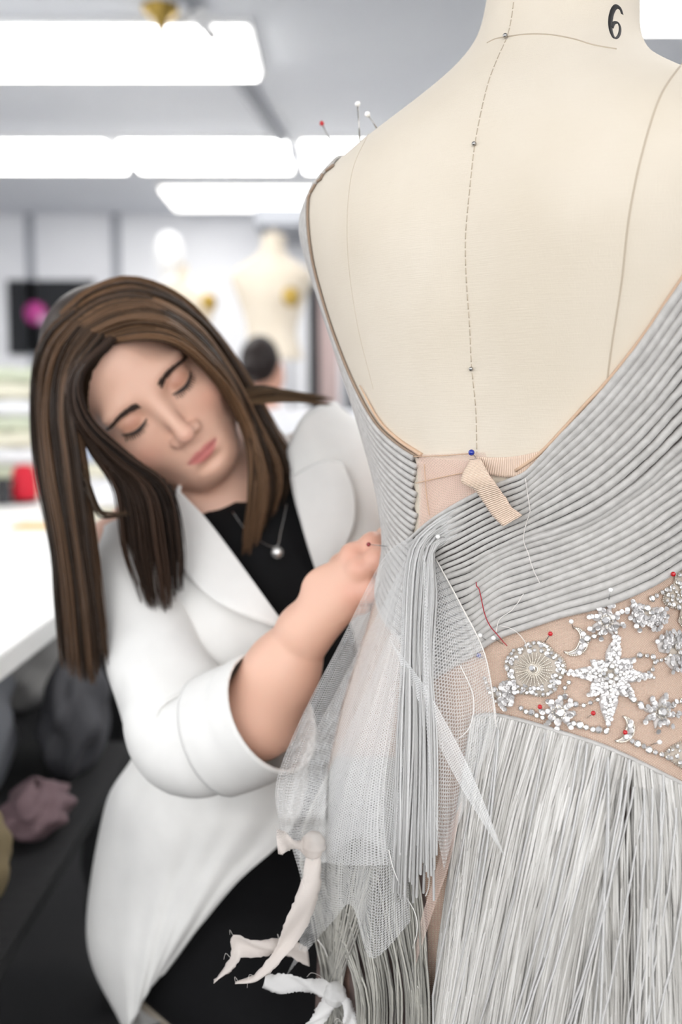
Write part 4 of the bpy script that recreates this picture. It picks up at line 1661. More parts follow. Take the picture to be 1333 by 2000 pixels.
chain([(1268, 1172), (1284, 1160), (1300, 1150), (1316, 1138)], 6, 5.0, 'stone chain climbing to the top right motif', (0,))


def cluster(poly, n, r0, r1, name, label):
    xs = [p[0] for p in poly]
    ys = [p[1] for p in poly]
    rt = plate(poly, name, 0.0022)
    rt['label'] = label
    pts = []
    tries = 0

    def inside(x, y):
        c = False
        for i in range(len(poly)):
            (x1, y1), (x2, y2) = poly[i], poly[i - 1]
            if (y1 > y) != (y2 > y) and x < (x2 - x1) * (y - y1) / (y2 - y1) + x1:
                c = not c
        return c
    while len(pts) < n and tries < 4000:
        tries += 1
        x, y, r = random.uniform(min(xs), max(xs)), random.uniform(min(ys), max(ys)), random.uniform(r0, r1)
        if inside(x, y) and all(math.hypot(x - a, y - b) > (r + c) * 0.95 for a, b, c in pts):
            pts.append((x, y, r))
    for x, y, r in pts:
        gem(x, y, r, rt, 0.0045)
    bd = MB()
    n2 = len(poly)
    for x, y in catmull(poly + [poly[0]], int(n2 * 8)):
        bead(bd, x, y, 2.0, 0.002)
    sub(bd, 'seed_beads', M['silver'], rt)


cluster([(1296, 1158), (1312, 1142), (1318, 1118), (1336, 1108), (1350, 1112), (1352, 1236), (1338, 1232), (1322, 1214), (1328, 1190), (1306, 1186), (1292, 1174)], 60, 3.6, 5.6, 'crystal_cluster', 'dense crystal motif at the right frame edge')
cluster([(1292, 1474), (1312, 1456), (1345, 1446), (1380, 1470), (1372, 1516), (1330, 1500)], 34, 3.2, 4.8, 'crystal_cluster', 'crystal lattice at the fringe seam, lower right')

# two pairs of sequin petals
for (cx, cy, angs, L, w, label) in ((1262, 1196, (2.9, 3.5, 2.2, 0.1, 0.7, 1.2), 36, 10, 'winged sequin petals beside the upper flower'),
                                    (1312, 1272, (-2.5, -1.9, -1.2, 0.9, 1.5), 40, 13, 'white petals of a flower at the right frame edge'),
                                    (975, 1355, (-0.2, 0.35, 0.9, -0.7), 34, 10, 'pale sequin fan at the left edge of the net')):
    rt = plate([(cx + 9 * math.cos(a), cy + 9 * math.sin(a)) for a in np.linspace(0, 2 * PI, 14, endpoint=False)], 'sequin_petals', 0.003)
    rt['label'] = label
    sq = MB()
    for a in angs:
        po = plate(petal_outline(cx, cy, a, L, w * 1.3, 12), 'petal', 0.0026, M['petal'], rt)
        po.matrix_parent_inverse = Matrix.Identity(4)
        for j in range(4):
            for s in (-0.6, 0, 0.6):
                u = 0.4 + 0.18 * j
                sequin(sq, cx + L * u * math.cos(a) - s * w * math.sin(a), cy + L * u * math.sin(a) + s * w * math.cos(a), 4.8, 0.0044)
    sub(sq, 'sequins', M['sequin'], rt)
    gem(cx - 2, cy - 8, 6.5, rt, 0.0056)
    gem(cx + 5, cy + 4, 6.0, rt, 0.0056)

# ================================================================== PINS
def pin(hx, hy, tx, ty, material, r, label, off=0.012, toff=-0.004, depth=None):
    """glass-headed pin stuck into the form: head, steel shank"""
    h = P(hx, hy, depth) if depth else surf(hx, hy, off)
    t = P(tx, ty, depth + 0.002) if depth else surf(tx, ty, toff)
    k = (h - CAM).length / FPX
    rt = thing('pin', t, label, 'pin', 'dressmaking pins')
    d = (h - t).normalized()
    MB().tube([t, h], 0.0007 if depth else 0.00032, 6).build('shank', M['steel'], rt)
    rr = r * k
    MB().lathe([(rr * math.sin(a), -rr * math.cos(a)) for a in np.linspace(0.15, PI - 0.05, 10)], h, d, 14).build('head', material, rt)


pin(699, 203, 704, 285, M['pin_white'], 5, 'white-headed pin standing tall on the form shoulder', depth=0.90)
pin(718, 223, 742, 258, M['pin_white'], 5.3, 'white-headed pin just right of the tall shoulder pin', depth=0.885)
pin(629, 241, 664, 312, M['pin_red'], 4.6, 'red-headed pin leaning outward at the shoulder end', depth=0.96)
pin(930, 881, 934, 905, M['pin_blue'], 6.2, 'blue-headed pin holding the ribbon at the centre back', 0.007)
pin(943, 1281, 950, 1290, M['pin_blue'], 5.0, 'blue-headed pin under the tulle beside the rosette', 0.006)
pin(877, 1043, 885, 1050, M['pin_white'], 4.6, 'white-headed pin in the ribs above the gathered cords', 0.014, 0.002)
pin(757, 1062, 768, 1068, M['pin_darkred'], 4.4, 'dark red pin at the bodice side by the fingers', 0.016, 0.0)
pin(952, 1242, 960, 1262, M['pin_white'], 4.6, 'white-headed pin at the lower rib edge, left of its twin', 0.012)
pin(977, 1247, 986, 1262, M['pin_white'], 4.6, 'white-headed pin at the lower rib edge, beside the red thread', 0.012)
pin(1080, 1238, 1056, 1264, M['pin_red'], 4.8, 'red-headed pin slanting above the rosette', 0.010)
pin(1118, 1214, 1122, 1236, M['pin_white'], 4.6, 'white-headed pin above the upper crescent', 0.009)
pin(1186, 1152, 1187, 1200, M['pin_white'], 4.6, 'white-headed pin over the ribs with a long dark shank', 0.012)
pin(1299, 1121, 1293, 1134, M['pin_red'], 4.8, 'red-headed pin right of the rib edge by the crystal motif', 0.008)
pin(1062, 1381, 1058, 1392, M['pin_red'], 4.6, 'red-headed pin left of the seam flower', 0.012)
pin(1158, 1393, 1140, 1408, M['pin_red'], 4.6, 'red-headed pin left of the star point', 0.009)
pin(1215, 1430, 1222, 1438, M['pin_red'], 4.6, 'red-headed pin inside the lower crescent', 0.010)
pin(1278, 1449, 1268, 1458, M['pin_white'], 4.6, 'white-headed pin right of the lower crescent', 0.009)
pin(990, 75, 992, 78, M['steel'], 4.4, 'steel pin at the neck seam of the form', 0.0025, -0.006)
pin(928, 283, 929, 285, M['steel'], 4.4, 'steel pin at the upper back seam of the form', 0.0015, -0.008)
pin(922, 720, 923, 722, M['steel'], 4.4, 'steel pin at the lower back seam of the form', 0.0015, -0.008)

# ================================================================== THE WOMAN
wm = thing('person', (-0.15, 1.15, 0), 'woman in a white blazer with long brown hair leaning over to the gown', 'person')
al, be, ga = math.radians(20), math.radians(7), math.radians(43)
xh, yh, zh = Vector((1, 0, 0)), Vector((0, 0, 1)), Vector((0, -1, 0))
zh, yh = zh * math.cos(al) - yh * math.sin(al), yh * math.cos(al) + zh * math.sin(al)
Rz = Matrix.Rotation(be, 3, 'Z')
xh, yh, zh = Rz @ xh, Rz @ yh, Rz @ zh
Ry = Matrix.Rotation(-ga, 3, 'Y')
xh, yh, zh = Ry @ xh, Ry @ yh, Ry @ zh
HM = np.array([tuple(xh), tuple(yh), tuple(zh)]).T
EYE = P(305, 787, 1.03)
HO = np.array(tuple(EYE - zh * 0.080))


def HL(x, y, z):
    """head-local centimetres (x to image right, y up the face, z out of the face, origin between the eyes) to the room"""
    return HO + HM @ (np.array([x, y, z]) * 0.01)


F = Field((-0.34, 0.84, 0.56), (0.17, 1.34, 1.42), 0.0024)


def hell(c, r, k=0.6, sub=False):
    F.ell(HL(*c), np.array(r) * 0.01, HM.astype(np.float32), k * 0.01, sub)


def hcap(a, b, ra, rb, k=0.6, sub=False):
    F.capsule(HL(*a), HL(*b), ra * 0.01, rb * 0.01, k * 0.01, sub)


# skull, face and jaw
hell((0, 3.2, -1.4), (7.4, 8.8, 9.4), 1)
hell((0, -2.6, 2.2), (6.4, 7.6, 6.2), 3)
for s in (-1, 1):
    hcap((s * 5.4, -4.6, 0.0), (s * 2.0, -9.2, 4.8), 1.5, 1.3, 2.5)
    hell((s * 4.3, -3.0, 4.6), (2.3, 2.0, 2.4), 2.2)
    hell((s * 2.9, 1.9, 7.0), (2.4, 0.8, 0.9), 1.5)
hell((0, -9.6, 5.2), (2.0, 1.4, 1.8), 2.2)
hell((0, -6.9, 6.0), (2.9, 2.7, 2.2), 2.0)
# eye hollows, lids
for s in (-1, 1):
    hell((s * 3.2, 0.0, 9.0), (1.9, 1.15, 1.5), 1.2, True)
    hell((s * 3.2, -0.15, 6.65), (1.55, 1.15, 1.35), 0.35)
# nose
hcap((0, 0.9, 7.6), (0, -3.6, 9.6), 0.65, 0.80, 1.1)
hell((0, -3.95, 9.75), (0.95, 0.85, 0.95), 0.7)
for s in (-1, 1):
    hell((s * 1.15, -4.25, 8.7), (0.72, 0.62, 0.95), 0.5)
    hell((s * 0.62, -4.85, 9.0), (0.36, 0.28, 0.5), 0.25, True)
# lips
for s in (-1, 1):
    hcap((s * 1.95, -6.95, 7.3), (s * 0.5, -6.5, 8.1), 0.2, 0.38, 0.4)
    hcap((s * 1.85, -7.1, 7.25), (s * 0.4, -7.45, 7.95), 0.2, 0.5, 0.4)
hcap((-2.4, -6.95, 7.75), (0, -6.93, 8.75), 0.10, 0.12, 0.25, True)
hcap((2.4, -6.95, 7.75), (0, -6.93, 8.75), 0.10, 0.12, 0.25, True)
hell((0, -8.45, 8.2), (1.5, 0.45, 0.6), 0.8, True)
for s in (-1, 1):
    hell((s * 7.1, -1.5, -1.2), (0.8, 2.8, 1.7), 0.4)
# neck, shoulders, trunk, arms
nb = HL(0, -17, -4.5)
hcap((0, -6, -1.5), (0, -17, -4.5), 5.0, 5.2, 2.5)
SR, SL = np.array(P(245, 1095, 1.13)), np.array(P(665, 925, 1.23))
F.capsule(nb, SR, 0.05, 0.05, 0.03)
F.capsule(nb, SL, 0.045, 0.04, 0.03)
F.ell(P(440, 1130, 1.18), (0.125, 0.085, 0.15), None, 0.05)
F.ell(P(440, 1400, 1.19), (0.10, 0.065, 0.15), None, 0.06)
F.ell(P(420, 1640, 1.20), (0.10, 0.065, 0.10), None, 0.06)
ELB, WR = np.array(P(372, 1452, 0.975)), np.array(P(597, 1232, 0.928))
F.capsule(SR, ELB, 0.043, 0.038, 0.02)
f1, f2 = np.array(P(500, 1402, 0.952)), np.array(P(550, 1312, 0.940))
F.capsule(ELB, f1, 0.035, 0.0355, 0.015)
F.capsule(f1, f2, 0.0355, 0.0295, 0.025)
F.capsule(f2, WR, 0.0295, 0.0220, 0.03)
# far arm, reaching round the front of the form
EL2, WR2 = np.array((0.13, 1.20, 0.92)), np.array((0.11, 1.09, 1.07))
F.capsule(SL, EL2, 0.044, 0.036, 0.02)
F.capsule(EL2, WR2, 0.036, 0.024, 0.015)


def hand(W, palm, fingers, thumb, fr):
    for k_ in palm:
        F.capsule(W, k_, 0.0220, 0.0105, 0.010)
    for i in range(len(palm) - 1):
        F.capsule(palm[i], palm[i + 1], 0.0095, 0.0095, 0.006)
    for k_, ch, r in zip(palm, fingers, fr):
        pts = [k_] + ch
        for i in range(len(pts) - 1):
            F.capsule(pts[i], pts[i + 1], r - 0.0010 * i, r - 0.0010 * (i + 1), 0.002 if i else 0.004)
            F.ell(pts[i], (r * 1.14,) * 3, None, 0.003)
    for i in range(len(thumb) - 1):
        F.capsule(thumb[i], thumb[i + 1], 0.0155 - 0.002 * i, 0.0125 - 0.002 * i, 0.008)


PP = lambda *a: np.array(P(*a))
F.ell(PP(652, 1152, 0.922), (0.030, 0.014, 0.024), None, 0.02)
hand(WR, [PP(690, 1086, 0.914), PP(704, 1112, 0.902), PP(694, 1160, 0.903), PP(676, 1184, 0.912)],
     [[PP(728, 1064, 0.915), PP(756, 1052, 0.940), PP(776, 1056, 0.965)],
      [PP(740, 1093, 0.900), PP(767, 1086, 0.930), PP(786, 1090, 0.955)],
      [PP(722, 1153, 0.900), PP(748, 1149, 0.925), PP(768, 1150, 0.950)],
      [PP(706, 1178, 0.910), PP(732, 1175, 0.930), PP(750, 1175, 0.948)]],
     [PP(628, 1172, 0.945), PP(672, 1108, 0.958), PP(712, 1078, 0.968), PP(740, 1062, 0.972)], [0.0106, 0.0110, 0.0106, 0.0090])
hand(WR2, [np.array((0.10, 1.055, 1.145)), np.array((0.118, 1.050, 1.147)), np.array((0.136, 1.055, 1.143)), np.array((0.15, 1.065, 1.13))],
     [[np.array((0.098, 1.04, 1.18)), np.array((0.10, 1.03, 1.20))], [np.array((0.12, 1.035, 1.185)), np.array((0.12, 1.025, 1.21))],
      [np.array((0.14, 1.04, 1.18)), np.array((0.142, 1.03, 1.2))], [np.array((0.157, 1.05, 1.165)), np.array((0.16, 1.04, 1.18))]],
     [np.array((0.09, 1.085, 1.09)), np.array((0.075, 1.065, 1.12)), np.array((0.07, 1.05, 1.145))], [0.0100, 0.0104, 0.010, 0.009])
v, fc = F.mesh()
# local skin colouring: lips, lid make-up, cheeks, knuckles
L = (v - HO) @ HM * 100
x, y, z = L.T
base = np.array(srgb(224, 180, 157)[:3])
col = np.tile(base, (len(v), 1))


def blend(col, w, c):
    c = np.array(srgb(*c)[:3])
    return col * (1 - w[:, None]) + c * w[:, None]


head = np.linalg.norm(L - np.array([0, 0, 2]), axis=1) < 15
ax = np.abs(x)
w = head * np.exp(-((ax - 4.6) / 1.9) ** 2 - ((y + 3.6) / 1.6) ** 2) * (z > 2) * 0.45
col = blend(col, w, (226, 160, 138))
w = head * np.exp(-((ax - 3.2) / 1.5) ** 2 - ((y - 0.1) / 0.75) ** 2) * (z > 4) * 0.85
col = blend(col, w, (172, 112, 86))
w = head * np.exp(-(x / 1.3) ** 2 - ((y + 4.2) / 0.9) ** 2) * (z > 7) * 0.3
col = blend(col, w, (228, 160, 142))
up = -6.93 + 0.62 * np.clip(1 - (ax / 2.1) ** 1.6, 0, 1) - 0.22 * np.exp(-(x / 0.35) ** 2)
lo = -6.95 - 0.95 * np.clip(1 - (ax / 1.95) ** 2, 0, 1)
sm = lambda t: 1 / (1 + np.exp(-np.clip(t, -40, 40)))
w = head * sm((up - y) / 0.07) * sm((y - lo) / 0.09) * (ax < 2.15) * (z > 6) * 0.85
col = blend(col, w, (204, 112, 112))
w = head * np.exp(-((y + 6.95) / 0.14) ** 2) * (ax < 2.05) * (z > 6) * 0.6
col = blend(col, w, (130, 50, 54))
w = np.zeros(len(v))
for k_ in [PP(728, 1064, 0.905), PP(740, 1093, 0.89), PP(722, 1153, 0.89), PP(692, 1080, 0.904), PP(704, 1106, 0.89), PP(694, 1160, 0.893)]:
    w = np.maximum(w, np.exp(-(np.linalg.norm(v - k_, axis=1) / 0.014) ** 2) * 0.4)
col = blend(col, w, (218, 142, 122))
col = np.c_[col, np.ones(len(col))]
bodyo = np_mesh('body', v, fc, M['skin'], wm, col)
mod(bodyo, 'SMOOTH', factor=0.5, iterations=2)
BB = BVHTree.FromPolygons([Vector(p) for p in v], [tuple(q) for q in fc])


def face_pt(lx, ly, lift=0.0):
    o = Vector(HL(lx, ly, 16))
    loc, n, i, d = BB.ray_cast(o, -zh)
    if loc is None:
        return Vector(HL(lx, ly, 7))
    return loc + zh * lift


# brows and lashes
for s in (-1, 1):
    mb = MB()
    for i in range(150):
        u = random.random()
        bx_ = s * (1.35 + 3.7 * u)
        by_ = 1.05 + 0.55 * math.sin(u * 2.0) - 0.55 * u * u + random.uniform(-0.32, 0.28) * (1 - 0.6 * u)
        a, b = face_pt(bx_, by_, 0.0006), face_pt(bx_ + s * 0.55, by_ + 0.28 - 0.45 * u, 0.0009)
        mb.tube([a, (a + b) / 2 + zh * 0.0004, b], [0.0006, 0.00055, 0.0003], 4)
    o = mb.build('eyebrow', M['brow'], wm)
    o['kind'] = 'stuff'
    mb = MB()
    pts = []
    for i in range(15):
        u = i / 14
        lx = s * (1.75 + 2.95 * u)
        ly = -0.35 - 0.62 * math.sin(PI * (0.1 + 0.82 * u)) + 0.25 * u
        pts.append(face_pt(lx, ly, 0.0004))
    mb.tube(pts, [0.0007 + 0.0014 * math.sin(PI * i / 14) for i in range(15)], 6)
    for i in range(44):
        u = random.uniform(0.1, 1.0)
        p = pts[min(13, int(u * 14))]
        q = p + zh * random.uniform(0.004, 0.006) - yh * random.uniform(0.003, 0.006) + xh * s * (u - 0.4) * 0.006
        mb.tube([p, (p + q) / 2 - yh * 0.0008, q], [0.0004, 0.0003, 0.0001], 4)
    mb.build('eyelashes', M['lash'], wm)

# hair cap close to the skull
HF = Field(tuple(HO - 0.17), tuple(HO + 0.17), 0.004)
HF.ell(HL(0, 3.3, -1.7), (0.0785, 0.0925, 0.0975), HM.astype(np.float32), 0.01)
HF.ell(HL(0, -3.5, -5.5), (0.062, 0.075, 0.055), HM.astype(np.float32), 0.02)
HF.ell(HL(0, -2.4, 8.2), (0.068, 0.086, 0.085), HM.astype(np.float32), 0.012, True)
hv, hf = HF.mesh()
hc = np.tile(np.array([0.030, 0.018, 0.011, 1.0]), (len(hv), 1))
o = np_mesh('hair_cap', hv, hf, M['hair'], wm, hc)


CAPB = BVHTree.FromPolygons([Vector(p) for p in hv], [tuple(q_) for q_ in hf])


def clear_cap(c):
    """keep a guide outside the skull cap it lies on"""
    c = c.copy()
    for k in range(len(c)):
        loc, n, i, d = CAPB.ray_cast(CAM, ray(c[k, 0], c[k, 1]).normalized())
        if loc is not None:
            c[k, 2] = min(c[k, 2], loc.y - 0.005)
    c[:, 2] = np.minimum(c[:, 2], smooth1(c[:, 2], 1.2))
    return c


def hair_mass(name, guides, n, dj=0.006, pj=5.0, r=0.0009, col=(0.075, 0.042, 0.022), light=0.0, seg=26, tipj=95):
    """strands interpolated between hand-placed hanging guides"""
    C = [clear_cap(catmull(g, seg)) for g in guides]
    mb = MB()
    nc = max(6, n // 28)
    cl = [(random.gauss(0, pj * 0.9), random.gauss(0, pj * 0.5), random.gauss(0, dj * 0.6), random.random(), random.choice([0.32, 0.5, 0.7, 1.0, 1.25, 1.6])) for _ in range(nc)]
    for s in range(n):
        t = (s + random.random()) / n * (len(C) - 1)
        i = min(int(t), len(C) - 2)
        w = t - i
        c = C[i] * (1 - w) + C[i + 1] * w
        k = cl[int(t / (len(C) - 1) * (nc - 1) + random.uniform(-0.7, 0.7)) % nc]
        ox, oy, oz = random.gauss(0, pj * 0.5) + k[0], random.gauss(0, pj * 0.4) + k[1], random.gauss(0, dj * 0.6) + k[2]
        end = 1 - random.random() ** 2 * tipj / 400.0
        ph, fr = random.uniform(0, 6.28), random.uniform(2, 4)
        pts = []
        for j in range(seg):
            v = j / (seg - 1) * end * (seg - 1)
            j0 = min(int(v), seg - 2)
            q = c[j0] * (1 - (v - j0)) + c[j0 + 1] * (v - j0)
            g = min(1.0, 0.25 + j / (seg - 1) * 1.6)
            pts.append(P(q[0] + ox * g + 2.2 * math.sin(ph + fr * j / seg * 2), q[1] + oy * g, q[2] + oz * g))
        b = k[4] * random.uniform(0.75, 1.3) * (1 + light * random.random())
        mb.tube(pts, [r * (0.7 + 0.3 * math.sin(PI * min(1, 0.2 + j / seg))) * (1 - 0.75 * max(0, j / (seg - 1) - 0.8) / 0.2) for j in range(seg)], 4, col=(col[0] * b, col[1] * b, col[2] * b, 1), caps=False)
    o = mb.build(name, M['hair'], wm)
    o['kind'] = 'stuff'
    return o


R_G = [
    [(118, 612, 1.140), (168, 566, 1.110), (250, 541, 1.105), (340, 575, 1.110), (420, 655, 1.130), (480, 745, 1.150), (540, 850, 1.150), (576, 905, 1.135), (566, 960, 1.125)],
    [(140, 628, 1.105), (205, 588, 1.060), (285, 580, 1.040), (370, 625, 1.060), (432, 705, 1.090), (490, 810, 1.105), (545, 920, 1.095), (530, 1000, 1.095)],
    [(170, 642, 1.070), (235, 612, 1.025), (315, 615, 1.015), (385, 668, 1.035), (440, 738, 1.065), (487, 830, 1.085), (520, 930, 1.075), (505, 1050, 1.075)],
    [(200, 655, 1.040), (270, 636, 1.005), (340, 648, 1.002), (400, 700, 1.025), (450, 762, 1.060), (488, 850, 1.080), (500, 950, 1.070), (486, 1085, 1.070)],
    [(228, 668, 1.015), (290, 662, 0.995), (345, 672, 1.000), (402, 715, 1.025), (452, 775, 1.060), (490, 860, 1.080), (492, 960, 1.070), (478, 1080, 1.070)],
]
hair_mass('hair', R_G, 1250, light=0.5, col=(0.085, 0.047, 0.025))  # top strands coloured lighter, painting in the highlight
L_G = [
    [(150, 598, 1.140), (95, 640, 1.120), (64, 715, 1.110), (72, 860, 1.095), (86, 960, 1.075), (108, 1060, 1.070), (112, 1180, 1.065), (122, 1300, 1.060)],
    [(150, 625, 1.090), (108, 680, 1.070), (88, 780, 1.055), (98, 900, 1.035), (118, 1020, 1.030), (135, 1150, 1.030), (150, 1325, 1.030)],
    [(175, 640, 1.050), (130, 705, 1.030), (118, 800, 1.020), (130, 900, 1.010), (145, 1020, 1.010), (165, 1150, 1.010), (185, 1340, 1.010)],
    [(205, 655, 1.020), (155, 720, 1.005), (145, 800, 1.005), (160, 900, 0.995), (175, 1010, 0.995), (188, 1130, 0.995), (205, 1280, 0.995)],
]
hair_mass('hair', L_G, 1000, light=0.35, col=(0.056, 0.031, 0.017))
M_G = [
    [(212, 656, 1.015), (142, 725, 1.005), (138, 800, 1.005), (180, 885, 1.010), (228, 960, 1.002), (246, 1080, 1.002), (278, 1180, 1.002)],
    [(218, 660, 1.010), (148, 733, 1.000), (154, 822, 1.000), (222, 898, 1.010), (288, 960, 1.002), (310, 1080, 1.002), (325, 1195, 1.002)],
    [(224, 664, 1.005), (154, 740, 0.995), (172, 828, 0.997), (252, 902, 0.997), (325, 956, 1.002), (350, 1060, 1.002), (350, 1150, 1.002)],
]
hair_mass('hair', M_G, 620, col=(0.028, 0.015, 0.009))  # inner lock coloured near black, its shade painted in
# hair behind the face on the lower side, and wisps
hair_mass('hair', [[(210, 830, 1.09), (250, 920, 1.08), (290, 1010, 1.07), (315, 1120, 1.06), (330, 1190, 1.06)], [(280, 870, 1.10), (330, 950, 1.09), (370, 1010, 1.08), (352, 1100, 1.07), (345, 1160, 1.06)]], 320, col=(0.03, 0.017, 0.010))
hair_mass('hair', [[(470, 760, 1.10), (520, 755, 1.11), (580, 770, 1.11), (640, 774, 1.11)], [(490, 790, 1.10), (535, 785, 1.11), (590, 785, 1.11), (650, 795, 1.11)]], 70, pj=4, col=(0.09, 0.055, 0.03), tipj=160)
hair_mass('hair', [[(165, 900, 0.985), (190, 985, 0.985), (215, 1000, 0.985), (250, 1000, 0.985)], [(160, 950, 0.985), (195, 1010, 0.985), (230, 1012, 0.985), (262, 1004, 0.985)]], 10, pj=3, col=(0.05, 0.03, 0.016), tipj=20)


# ------------------------------------------------------------------ clothes
def lofty(curves, nu, nv, fold=0.0, nf=3, seed=0, wr=0.0):
    G = loft([[(a, b, -c) for a, b, c in q] for q in curves], nu, nv, 0.0, fold, nf, seed, depth=0.0)
    if wr:
        rg = np.random.default_rng(seed + 50)
        ks = rg.uniform(-1, 1, (6, 2)) * np.array([9, 22])
        ps = rg.uniform(0, 6.28, 6)
        for i in range(len(G)):
            for j in range(len(G[0])):
                w = sum(math.sin(ks[q, 0] * i / len(G) + ks[q, 1] * j / len(G[0]) + ps[q]) for q in range(6)) / 3
                G[i][j] = G[i][j] + Vector((0, -wr * w, 0))
    return G


def cloth(name, G, material, thick=0.003, parent=wm, label=None):
    mb = MB()
    mb.grid(G)
    o = mb.build(name, material, parent)
    mod(o, 'SOLIDIFY', thickness=thick, offset=0)
    if label:
        o['label'] = label
    return o


bl = [
    [(340, 950, 1.20), (262, 1060, 1.22), (270, 1300, 1.24), (310, 1450, 1.25), (290, 1600, 1.26), (262, 1830, 1.27), (275, 2012, 1.25)],
    [(338, 958, 1.14), (214, 1062, 1.13), (232, 1300, 1.12), (272, 1450, 1.12), (206, 1578, 1.12), (172, 1830, 1.12), (244, 2010, 1.10)],
    [(346, 968, 1.10), (270, 1085, 1.07), (312, 1300, 1.05), (360, 1450, 1.045), (320, 1600, 1.035), (280, 1800, 1.035), (262, 1990, 1.06)],
    [(358, 972, 1.085), (345, 1090, 1.045), (410, 1270, 1.02), (465, 1430, 1.015), (455, 1580, 1.01), (385, 1730, 1.02), (290, 1935, 1.05)],
    [(372, 978, 1.085), (440, 1072, 1.045), (525, 1212, 1.02), (590, 1400, 1.015), (600, 1540, 1.01), (556, 1636, 1.015), (452, 1734, 1.02), (318, 1902, 1.05)],
]
cloth('blazer_front', lofty(bl, 70, 100, 0.003, 3, 11, wr=0.007), M['blazer'], label='white blazer front panel with pointed hem')
br = [
    [(562, 880, 1.13), (578, 985, 1.10), (625, 1130, 1.09), (662, 1300, 1.09), (640, 1600, 1.09)],
    [(592, 812, 1.14), (660, 950, 1.10), (716, 1100, 1.09), (740, 1300, 1.09), (735, 1600, 1.10)],
    [(648, 786, 1.18), (735, 880, 1.145), (790, 1100, 1.13), (815, 1300, 1.13), (815, 1600, 1.15)],
    [(655, 792, 1.26), (745, 900, 1.26), (800, 1100, 1.26), (825, 1300, 1.26), (820, 1600, 1.27)],
]
cloth('blazer_front', lofty(br, 40, 50, 0.002, 2, 12, wr=0.004), M['blazer'], label='white blazer front panel behind the gown')
bk = [
    [(340, 950, 1.20), (262, 1060, 1.22), (270, 1300, 1.24), (310, 1450, 1.25), (290, 1600, 1.26), (262, 1830, 1.27), (275, 2012, 1.25)],
    [(440, 880, 1.27), (440, 1060, 1.30), (450, 1300, 1.31), (460, 1600, 1.33), (440, 1830, 1.34), (430, 1960, 1.33)],
    [(560, 850, 1.29), (600, 980, 1.32), (640, 1200, 1.32), (650, 1600, 1.34), (640, 1830, 1.35), (640, 1960, 1.34)],
    [(655, 792, 1.26), (745, 900, 1.26), (800, 1100, 1.26), (825, 1300, 1.26), (820, 1600, 1.27), (800, 1900, 1.28)],
]
cloth('blazer_back', lofty(bk, 30, 40), M['blazer'])


def sleeve(name, ctr, rad, nseg, parent, wr=0.004, seed=0, open_end=True):
    c = np.array([list(p) for p in ctr])
    q = catmull(c, nseg)
    rr = np.interp(np.linspace(0, 1, nseg), np.linspace(0, 1, len(rad)), rad)
    rg = np.random.default_rng(seed)
    pts = [Vector(p) for p in q]
    sides = 36
    nn = None
    vs = []
    ks = rg.uniform(-1, 1, (7, 2)) * np.array([3, 26])
    ks[:, 0] = np.round(ks[:, 0])
    ps = rg.uniform(0, 6.28, 7)
    for i in range(nseg):
        t = (pts[min(i + 1, nseg - 1)] - pts[max(i - 1, 0)]).normalized()
        r = Vector((0, 0, 1)) if nn is None else nn
        nn = (r - t * r.dot(t)).normalized()
        b = t.cross(nn)
        for k in range(sides):
            a = 2 * PI * k / sides
            u = i / (nseg - 1)
            w = sum(math.sin(ks[z_, 0] * a + ks[z_, 1] * u + ps[z_]) for z_ in range(7)) / 3
            bend = math.exp(-((u - 0.62) / 0.16) ** 2)
            R = rr[i] + wr * w * (0.35 + bend)
            vs.append(pts[i] + nn * math.cos(a) * R + b * math.sin(a) * R)
    fs = [(i * sides + k, i * sides + (k + 1) % sides, (i + 1) * sides + (k + 1) % sides, (i + 1) * sides + k) for i in range(nseg - 1) for k in range(sides)]
    mb = MB()
    mb.add(vs, fs)
    o = mb.build(name, M['blazer'], parent)
    mod(o, 'SOLIDIFY', thickness=0.003, offset=-1)
    return o


sleeve('sleeve', [P(268, 1060, 1.13), P(270, 1140, 1.09), P(302, 1260, 1.04), P(332, 1370, 1.0), P(365, 1440, 0.972), P(425, 1430, 0.957), P(460, 1414, 0.950)],
       [0.045, 0.054, 0.052, 0.052, 0.057, 0.056, 0.050], 80, wm, 0.0050, 21)
cu = sleeve('cuff', [P(425, 1436, 0.960), P(476, 1416, 0.949), P(514, 1398, 0.938), P(534, 1388, 0.932)], [0.0600, 0.0605, 0.0600, 0.0595], 16, wm, 0.0006, 22)
sleeve('sleeve', [Vector(SL) + Vector((-0.01, 0, 0.01)), Vector(SL) * 0.6 + Vector(EL2) * 0.4, Vector(SL) * 0.25 + Vector(EL2) * 0.75, Vector(EL2), Vector(EL2) * 0.6 + Vector(WR2) * 0.4], [0.054, 0.055, 0.052, 0.05, 0.045], 40, wm, 0.003, 23)
# lapels and collar
G = lofty([[(350, 958, 1.078), (400, 1010, 1.055), (450, 1075, 1.035), (505, 1150, 1.012), (553, 1218, 1.000)],
           [(345, 985, 1.070), (375, 1060, 1.040), (410, 1115, 1.022), (470, 1180, 1.004), (551, 1221, 0.998)],
           [(336, 1000, 1.070), (345, 1070, 1.040), (372, 1128, 1.024), (432, 1180, 1.006), (546, 1226, 1.0)]], 16, 40)
cloth('lapel', G, M['blazer'], 0.004, label='white lapel on the near side')
G = lofty([[(572, 930, 1.098), (580, 985, 1.085), (600, 1060, 1.075), (624, 1132, 1.072)],
           [(630, 900, 1.090), (650, 970, 1.078), (645, 1050, 1.072), (628, 1132, 1.070)],
           [(668, 905, 1.094), (692, 965, 1.080), (688, 1035, 1.075), (634, 1134, 1.074)]], 16, 40)
cloth('lapel', G, M['blazer'], 0.004, label='white lapel on the far side')
